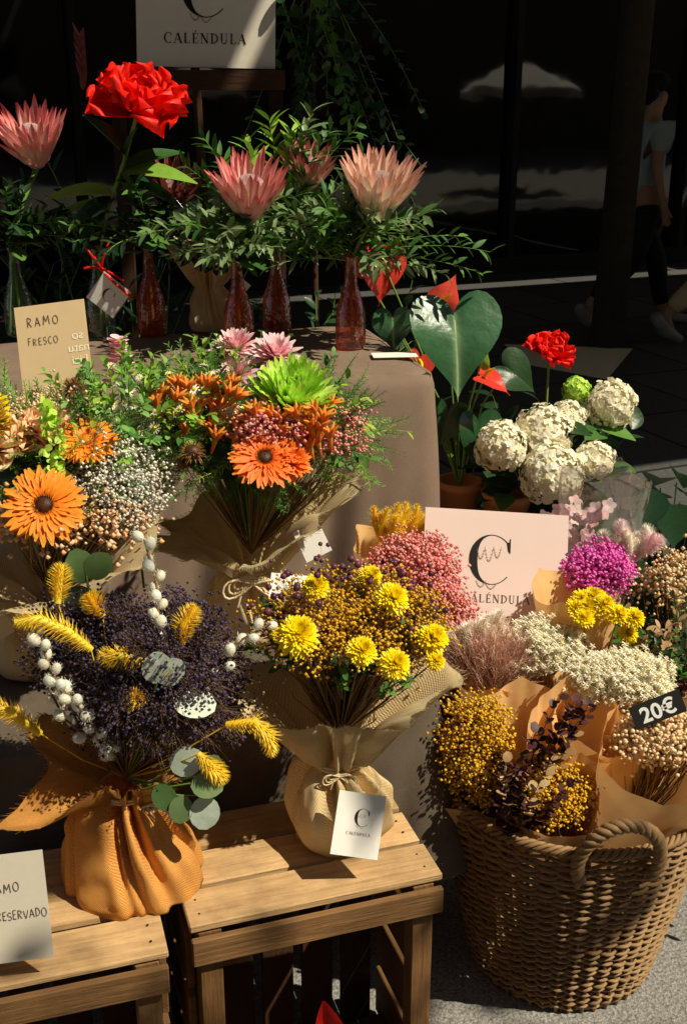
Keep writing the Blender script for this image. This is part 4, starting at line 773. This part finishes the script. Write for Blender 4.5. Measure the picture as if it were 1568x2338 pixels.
for k in range(70): p,n=ellp(Hc+A(.11,.06,.05),(.12,.11,.09),0,.6); sprig(mb,p,n,U(.06,.1),OVAL,.026,10,rnd.choice(['leaf_bright','leaf_fern']),'stem',.1,.8,flip=1)
part(mb,'foliage',t)
mb=MB(); cloud(mb,nk,(-.39,1.80,.975),(.09,.07,.09),160,34,.0027,'petal_white',spread=.014,inner=.4); cloud(mb,nk,(-.45,1.75,.94),(.12,.07,.05),50,14,.0046,'petal_peach',spread=.016,inner=.6); part(mb,'gypsophila',t)
mb=MB(); cloud(mb,nk,(-.50,1.86,1.09),(.06,.05,.05),34,18,.0032,'peach_seed',spread=.016); part(mb,'dried_filler',t)
mb=MB(); gerbera(mb,(-.468,1.68,1.0),(.15,-.8,.6),.062,'petal_orange','dark_centre'); part(mb,'orange_gerbera',t)
mb=MB(); gerbera(mb,(-.415,1.78,1.075),(.1,-.5,.9),.05,'petal_orange','orange_centre'); part(mb,'orange_gerbera',t)
mb=MB(); peony(mb,(-.545,1.79,1.06),(-.1,-.6,.9),.055,'petal_peach'); part(mb,'peach_carnation',t)
mb=MB(); peony(mb,(-.495,1.81,1.075),(.1,-.5,.9),.048,'petal_peach'); part(mb,'peach_carnation',t)
mb=MB()
for k in range(20):
    c=A(-.46+G(0,.01),1.75+G(0,.008),1.02+k*.0065)
    for j in range(5): mb.add(ROUND,zbasis(A(G(0,1),-.6,G(.2,.5)))@Rz(j*1.25)@Rx(.6)*.014,c,'petal_lime')
part(mb,'bells_of_ireland',t)
mb=MB()
for k in range(110): s=k/110; a=k*2.4; c=A(-.555+.018*(1-s*.6)*math.cos(a),1.77+.018*(1-s*.6)*math.sin(a),1.05+.10*s); mb.add(ROUND,ybasis(A(math.cos(a),math.sin(a),.5))*.014,c,'petal_yellow')
part(mb,'yellow_snapdragon',t)
mb=MB(); c=A(-.455,1.88,1.135); mb.add(ICO2,np.eye(3)*.014,c,'dark_centre')
for k in range(150): d=rdir(-.6); mb.add(HAIR,ybasis(d)@np.diag([.04,.014,.02]),c+d*.012,'brown_pod')
part(mb,'scabiosa_pod',t)
mb=MB()
for k in range(100):
    p=A(-.39+G(0,.045),1.95+G(0,.04),1.07+G(0,.03)); s=U(.009,.012); mb.add(DAISY,zbasis(A(G(0,.4),-.5,1))*s,p,'petal_white'); mb.add(ICO1,np.eye(3)*s*.35,p,'petal_yellow'); mb.stick(p-A(0,0,.06),p,.0007,'stem')
part(mb,'chamomile_sprays',t)
t=thing('stock_flower',(-.42,2.2,.62),'pale pink flower spike with green leaves on bench','flowers'); mb=MB()
for k in range(70): s=k/70;a=k*2.4; mb.add(ROUND,ybasis(A(math.cos(a),math.sin(a),.4))*.02,A(-.42+.022*(1-s)*math.cos(a),2.1+.022*(1-s)*math.sin(a),1.08+.1*s),rnd.choice(['petal_blush','petal_pink']))
part(mb,'flower_spike',t); mb=MB(); mb.tube([(-.42,2.2,.63),(-.42,2.1,1.1)],.003,'stem',5)
for k in range(14): sprig(mb,(-.38,2.14,.93),nz(A(G(0.1,.25),G(0,.3),1)),.15,OVAL,.03,12,'leaf_bright',flip=1)
part(mb,'foliage',t)
t=thing('handwritten_card',(-.51,1.98,.9),'kraft card handwritten in pencil on a thin stick','card'); mb=MB(); fr=card(mb,(-.506,1.97,1.185),(1,.0,.13),(.02,.4,1),.125,.165,'kraft_card'); part(mb,'card',t)
handtext('RAMO',.016,fr,-.012,.045,'ink_soft',t,gap=.3); handtext('FRESCO',.0125,fr,-.016,.012,'ink_soft',t,gap=.2)
textpart('so\nnatu\nkizi',.022,fr,.044,.014,'ghost',t,mirror=True,off=.0,z=.0012,align='CENTER',name='show_through_lettering')
mb=MB(); mb.tube([(-.506,1.99,.8),(-.506,1.98,1.11)],.002,'dark_wood',5); part(mb,'stick',t)
t=thing('handwritten_card',(-.46,1.24,.5),'beige card handwritten in black leaning on crate','card'); mb=MB(); fr=card(mb,(-.462,1.222,.6),(1,.12,.06),(.02,.3,1),.15,.145,'card_beige'); part(mb,'card',t)
handtext('RAMO',.0125,fr,.043,.022,'ink_soft',t,gap=.2,align='R'); handtext('RESERVADO',.0112,fr,.0735,-.015,'ink_soft',t,gap=.08,align='R')
# ================================================================ RIGHT GROUP
t=thing('pink_sign',(.32,2.22,.4),'translucent pink shop sign with ornate black emblem','sign'); mb=MB(); fr=card(mb,(.318,2.2,.655),(1,.1,-.1),(-.06,.45,1),.31,.275,'pink_board',.003); part(mb,'sign_panel',t,smooth=False)
logo(fr,-.01,.035,.105,'ink',t,z=.0022); seriftext('CALÉNDULA',.017,fr,.005,-.055,'ink_soft',t,z=.0022); mb=MB(); mb.tube([(.32,2.25,.4),(.32,2.22,.6)],.006,'metal',6); part(mb,'stand',t)
t=thing('foxtail_bunch',(.1,2.33,.4),'kraft paper cone filled with golden foxtail grass','dried flowers'); mb=MB(); papercone(mb,(.11,2.32,.41),(.105,2.26,.70),.035,.085,'kraft',2,.0,1,.08); part(mb,'paper_wrap',t); mb=MB()
for k in range(18): p=A(.105+U(-.05,.05),2.28+U(-.03,.03),.68+U(0,.03)); d=nz(A(G(0,.35),-.1,1)); fox(mb,[p,p+d*.04,p+d*.08+A(.01,0,0)],.0115,N=170)
part(mb,'foxtail_grass',t)
def bunch(name,label,base,c,r,ns,per,br,mat,sp,cone=None,tm=OCT,inner=.4,zmin=-.4,cat='dried flowers',pn='flower_cluster',sm='stem_brown'):
    t=thing(name,base,label,cat); mb=MB(); cloud(mb,base,c,r,ns,per,br,mat,sm,sp,zmin,inner,tm); part(mb,pn,t)
    if cone: mb=MB(); papercone(mb,*cone); part(mb,'paper_wrap',t)
    return t
bunch('pink_gypsophila_bunch','fluffy coral pink gypsophila in kraft paper',(.15,2.14,.42),(.135,2.10,.69),(.095,.06,.08),190,46,.0037,'petal_coral',.012,((.15,2.15,.41),(.14,2.12,.63),.025,.075,'kraft',5,.1,4.5,.08))
bunch('coral_gypsophila_bunch','coral pink dried blooms beside pink sign',(.19,2.1,.42),(.20,2.04,.635),(.05,.04,.06),70,38,.0035,'petal_coral',.012)
bunch('magenta_gypsophila_bunch','bright magenta dried blooms in kraft paper',(.52,2.2,.42),(.517,2.13,.69),(.06,.045,.05),110,44,.0037,'petal_magenta',.011,((.52,2.2,.41),(.52,2.17,.65),.02,.06,'kraft',6,.1,4,.08))
t=thing('bunny_tail_bunch',(.585,2.25,.4),'soft pale bunny tail grass in small bunch','dried flowers'); mb=MB()
for k in range(22):
    p=A(.585+U(-.06,.05),2.17+U(-.03,.03),.71+U(-.03,.04)); d=nz(A(G(0,.3),-.1,1)); fox(mb,[p,p+d*.02,p+d*.045],.0115,'buff' if k%3 else 'petal_blush',170); mb.tube([A(.585,2.25,.41),p],.0009,'stem_brown',4)
part(mb,'bunny_tails',t)
t=thing('yellow_strawflower_bunch',(.5,2.05,.4),'yellow strawflowers bunched in orange kraft paper','dried flowers'); mb=MB()
for k in range(13): c=A(.497+U(-.055,.055),1.98+U(-.03,.03),.665+U(-.045,.04)); mum(mb,c,(.2+G(0,.3),-.5,.9),.024,'petal_yellow',PETAL,160,.9,lo=-.4); mb.tube([A(.5,2.05,.42),c],.0013,'stem_brown',4)
part(mb,'strawflower',t); mb=MB(); papercone(mb,(.48,2.06,.41),(.455,2.05,.68),.03,.08,'kraft',7,.08,2.6,.1); part(mb,'paper_wrap',t)
t=thing('pampas_bunch',(.29,1.98,.38),'feathery dusty pink grass fanning upward from kraft paper','dried flowers'); mb=MB()
for k in range(560):
    p=A(.28+G(0,.012),1.96+G(0,.01),.49+U(0,.03)); a=G(0,.42); d=nz(A(math.sin(a),G(-.15,.15),math.cos(a))); L=U(.08,.16); q=p+d*L
    mb.tube([p,(p+q)/2+A(.003,0,0),q+A(d[0]*.02,0,-.004)],[.0009,.0008,.0004],'pampas',3)
    for j in range(12): r=p+d*L*U(.35,1); mb.add(HAIR,ybasis(d+A(G(0,.45),G(0,.35),0))@np.diag([.03,.026,.02]),r,'pampas')
part(mb,'grass_plumes',t); mb=MB(); papercone(mb,(.29,1.98,.38),(.28,1.94,.56),.03,.065,'kraft',8,.05,4.7,.08); part(mb,'paper_wrap',t)
t=thing('pale_grass_bunch',(.23,1.98,.38),'pale green and cream bunny tail grasses','dried flowers'); mb=MB()
for k in range(34): p=A(.245+U(-.05,.09),1.98+U(-.03,.04),.58+U(-.04,.06)); d=nz(A(G(0,.3),-.2,1)); fox(mb,[p,p+d*.02,p+d*.045],.0125,'buff',160); mb.tube([A(.26,1.98,.4),p],.0009,'stem_brown',4)
part(mb,'bunny_tails',t)
bunch('cream_statice_bunch','fluffy creamy white dried bunch in kraft paper',(.39,2.03,.4),(.385,1.98,.585),(.07,.05,.065),120,44,.0062,'petal_cream',.010,((.39,2.04,.39),(.39,2.02,.57),.02,.07,'kraft',4,.1,4,.08),tm=PUFF)
t=thing('dried_leaf_bunch',(.68,2.1,.35),'dried brown and green leafy branches','dried flowers'); mb=MB()
for k in range(54): d=nz(A(G(-.1,.5),G(-.2,.4),U(.4,1.2))); sprig(mb,(.68,2.05,.45),d,U(.18,.30),OVAL,.035,15,rnd.choice(['leaf_dry','leaf_plum','leaf_dark','leaf_dry','leaf_mid']),'stem_brown',.15,.9,flip=1,bare=.3)
part(mb,'foliage',t)
mb=MB(); cloud(mb,(.68,2.05,.45),(.66,2.1,.68),(.08,.05,.06),30,20,.004,'peach_seed',spread=.015); part(mb,'dried_filler',t)
# BASKET
BC=A(.43,1.84); rb,rt,hb=.168,.248,.41
t=thing('wicker_basket',(BC[0],BC[1],0),'large round wicker basket with twisted handles full of dried flowers','basket')
mb=MB(); ns=44; rows=50; n=ns*6
for i in range(rows):
    s=i/(rows-1); z=.012+(hb-.03)*s; R=rb+(rt-rb)*s**.9; th=np.linspace(0,2*pi,n+1); w=np.sin(th*ns/2+(i%2)*pi)*.0055*(1+.25*math.sin(i*7.3)); rr=R+w+.003*np.sin(2*th+1); zz=z+.002*np.sin(th*5+i*.3)+.0015*np.sin(th*17+i*2)
    a8=np.arange(5)*2*pi/5; P=np.zeros((5,n+1,3)); tk=U(.82,1.1)
    for k in range(5): P[k]=np.stack([BC[0]+(rr+.0036*tk*math.cos(a8[k]))*np.cos(th),BC[1]+(rr+.0036*tk*math.cos(a8[k]))*np.sin(th),zz+.0042*tk*math.sin(a8[k])],1)
    mb.grid(np.concatenate([P,P[:1]]).transpose(1,0,2),'wicker',v=rnd.random())
part(mb,'woven_wall',t)
mb=MB()
for k in range(ns):
    a=(k+.5)*2*pi/ns; mb.tube([(BC[0]+(rb)*math.cos(a),BC[1]+rb*math.sin(a),.002),(BC[0]+(rb+rt)/2*math.cos(a),BC[1]+(rb+rt)/2*math.sin(a),hb*.48),(BC[0]+rt*math.cos(a),BC[1]+rt*math.sin(a),hb)],.0038,'wicker',5)
part(mb,'stakes',t)
mb=MB(); revolve(mb,[(.001,.006),(rb,.006),(rb,.014),(.001,.014)],(BC[0],BC[1],0),'wicker',48); part(mb,'base',t)
mb=MB()
for k in range(4): 
    pts=[]
    for a in np.linspace(0,2*pi,260): q=a*26+k*pi/2; R=rt+.007*math.cos(q); pts.append((BC[0]+R*math.cos(a),BC[1]+R*math.sin(a),hb+.001+.007*math.sin(q)))
    mb.tube(pts,.0042,'wicker',5)
part(mb,'rim',t)
for ac in (-84,96):
    mb=MB(); a0=math.radians(ac); e=A(math.cos(a0),math.sin(a0),0); s_=A(-math.sin(a0),math.cos(a0),0); c0=A(BC[0],BC[1],hb)+e*(rt+.012)
    for k in range(3):
        pts=[]
        for u_ in np.linspace(-.18,1.18,80):
            ph=u_*pi; base=c0+s_*(-.07*math.cos(ph))+A(0,0,.085*math.sin(ph)-.005)+e*.02*math.sin(ph); q=u_*34+k*2.09; nrm=nz(s_*(-math.cos(ph))+A(0,0,math.sin(ph))); pts.append(base+nrm*.0065*math.cos(q)+e*.0065*math.sin(q))
        mb.tube(pts,.0065,'wicker',6)
    part(mb,'handle',t)
zf=.2
bunch('mustard_bunch','tall mustard yellow dried bunch in dark kraft paper',(.27,1.78,zf),(.232,1.755,.50),(.055,.055,.11),190,44,.003,'mustard',.012,((.3,1.8,zf),(.24,1.765,.42),.03,.07,'kraft',11,.1,3,.08),zmin=-.8)
bunch('mustard_bunch','short mustard yellow dried bunch sunk in basket',(.38,1.75,zf),(.36,1.69,.465),(.06,.045,.05),140,44,.003,'mustard',.012,((.385,1.77,zf),(.36,1.70,.45),.045,.085,'kraft',12,.03,1.2,.05,.004),zmin=-.5)
t=thing('dark_eucalyptus_bunch',(.31,1.74,zf),'dark plum dyed eucalyptus stems standing in basket','dried flowers'); mb=MB()
for k in range(20): d=nz(A(G(.05,.22),G(-.15,.15),1)); sprig(mb,(.295,1.68,.36),d,U(.14,.30),ROUND,.026,18,'leaf_plum' if k%4 else 'leaf_dry','stem_brown',.1,.9,flip=1,bare=.1)
for k in range(6): sprig(mb,(.31,1.70,.45),nz(A(U(.2,.6),-.1,1)),.24,ROUND,.024,14,'leaf_plum','stem_brown',.1,.9,flip=1,bare=.3)
mb.tube([(.31,1.74,zf),(.295,1.68,.36)],.006,'stem_brown',5); part(mb,'foliage',t)
bunch('cream_statice_bunch','thick fluffy creamy bunch in folded kraft paper',(.52,1.93,.22),(.51,1.86,.585),(.095,.05,.045),190,46,.0062,'petal_cream',.010,((.50,1.88,.25),(.495,1.81,.565),.05,.125,'kraft',14,.0,2.4,.05,.004),zmin=-.2,tm=PUFF)
t=thing('kraft_cone_bouquet',(.53,1.76,zf),'folded kraft cone filled with peach coloured seed clusters','dried flowers'); mb=MB(); papercone(mb,(.51,1.80,.26),(.555,1.705,.535),.06,.12,'kraft',21,.0,1.2,.05,.004); part(mb,'paper_wrap',t)
mb=MB(); cloud(mb,(.52,1.78,.3),(.56,1.72,.55),(.085,.055,.03),110,34,.0036,'peach_seed',spread=.012,zmin=-.1,inner=.5,tm=ICO1); part(mb,'seed_clusters',t)
t=thing('kraft_sheet_bunch',(.42,1.85,zf),'orange kraft paper sheets wrapping hidden dried stems','dried flowers'); mb=MB(); papercone(mb,(.41,1.84,zf),(.415,1.765,.56),.045,.085,'kraft',25,.06,1.5,.06,.004); papercone(mb,(.33,1.84,zf),(.325,1.81,.54),.04,.085,'kraft',27,.06,1.5,.06,.004); part(mb,'paper_wrap',t)
t=thing('price_sign',(.53,1.73,.5),'black price sign with white numerals pushed into flowers','sign'); mb=MB(); fr=card(mb,(.532,1.70,.625),(1,.05,.42),(-.35,.4,1),.09,.04,'black_board',.003); part(mb,'sign_panel',t); textpart('20€',.036,fr,.0,-.013,'white_ink',t,off=.001,space=1.05,z=.002)
mb=MB(); mb.tube([(.532,1.77,.3),(.532,1.71,.61)],.003,'metal',5); part(mb,'stick',t)
t=thing('trailing_plant',(.68,1.80,.0),'dark green leafy plant beside the wicker basket','plant'); mb=MB()
for k in range(26): sprig(mb,(.76,1.98,.1),nz(A(G(-.05,.25),G(-.1,.3),1)),U(.25,.42),OVAL,.04,14,'leaf_dark' if k%2 else 'leaf_mid','stem',.2,.9,flip=1)
part(mb,'foliage',t)
t=thing('red_leaf_plant',(.0,1.33,0),'plant with pointed red leaves in front of crate','plant'); mb=MB()
for p,d,l in (((-.01,1.33,.25),(-.15,-.1,1),.13),((.01,1.33,.2),(.3,0,1),.12),((.0,1.33,.18),(-.5,-.2,1),.1),((.02,1.32,.15),(.6,-.2,.8),.13)): mb.add(BRACT,ybasis(A(*d),(0,-1,.2))@np.diag([l*1.4,l,l]),A(*p),'petal_red'); mb.tube([(0,1.33,0),p],.003,'stem',4)
part(mb,'foliage',t)
# ================================================================ CAMERA / LIGHT
cam=bpy.data.cameras.new('Camera'); co=bpy.data.objects.new('Camera',cam); coll.objects.link(co); co.location=(0,0,1.6); co.rotation_euler=(math.radians(70),0,0); cam.sensor_fit='VERTICAL'; cam.sensor_height=36; cam.lens=40.03; cam.clip_end=800; cam.clip_start=.05; sc.camera=co
sd=Vector((.56,-.26,.8)).normalized(); el=math.asin(sd.z); az=math.atan2(sd.x,sd.y)
su=bpy.data.lights.new('Sun','SUN'); su.energy=5; su.angle=math.radians(.5); su.color=(1,.91,.7); so=bpy.data.objects.new('Sun',su); coll.objects.link(so); so.rotation_euler=sd.to_track_quat('Z','Y').to_euler()
w=bpy.data.worlds.new('World'); sc.world=w; w.use_nodes=True; wt=w.node_tree; wt.nodes.clear(); sk=wt.nodes.new('ShaderNodeTexSky'); sk.sky_type='NISHITA'; sk.sun_disc=False; sk.sun_elevation=el; sk.sun_rotation=az
bg=wt.nodes.new('ShaderNodeBackground'); bg.inputs[1].default_value=.05; wo=wt.nodes.new('ShaderNodeOutputWorld'); wt.links.new(sk.outputs[0],bg.inputs[0]); wt.links.new(bg.outputs[0],wo.inputs[0])
sc.view_settings.view_transform='Standard'; sc.view_settings.look='None'; sc.view_settings.exposure=0; sc.view_settings.gamma=1
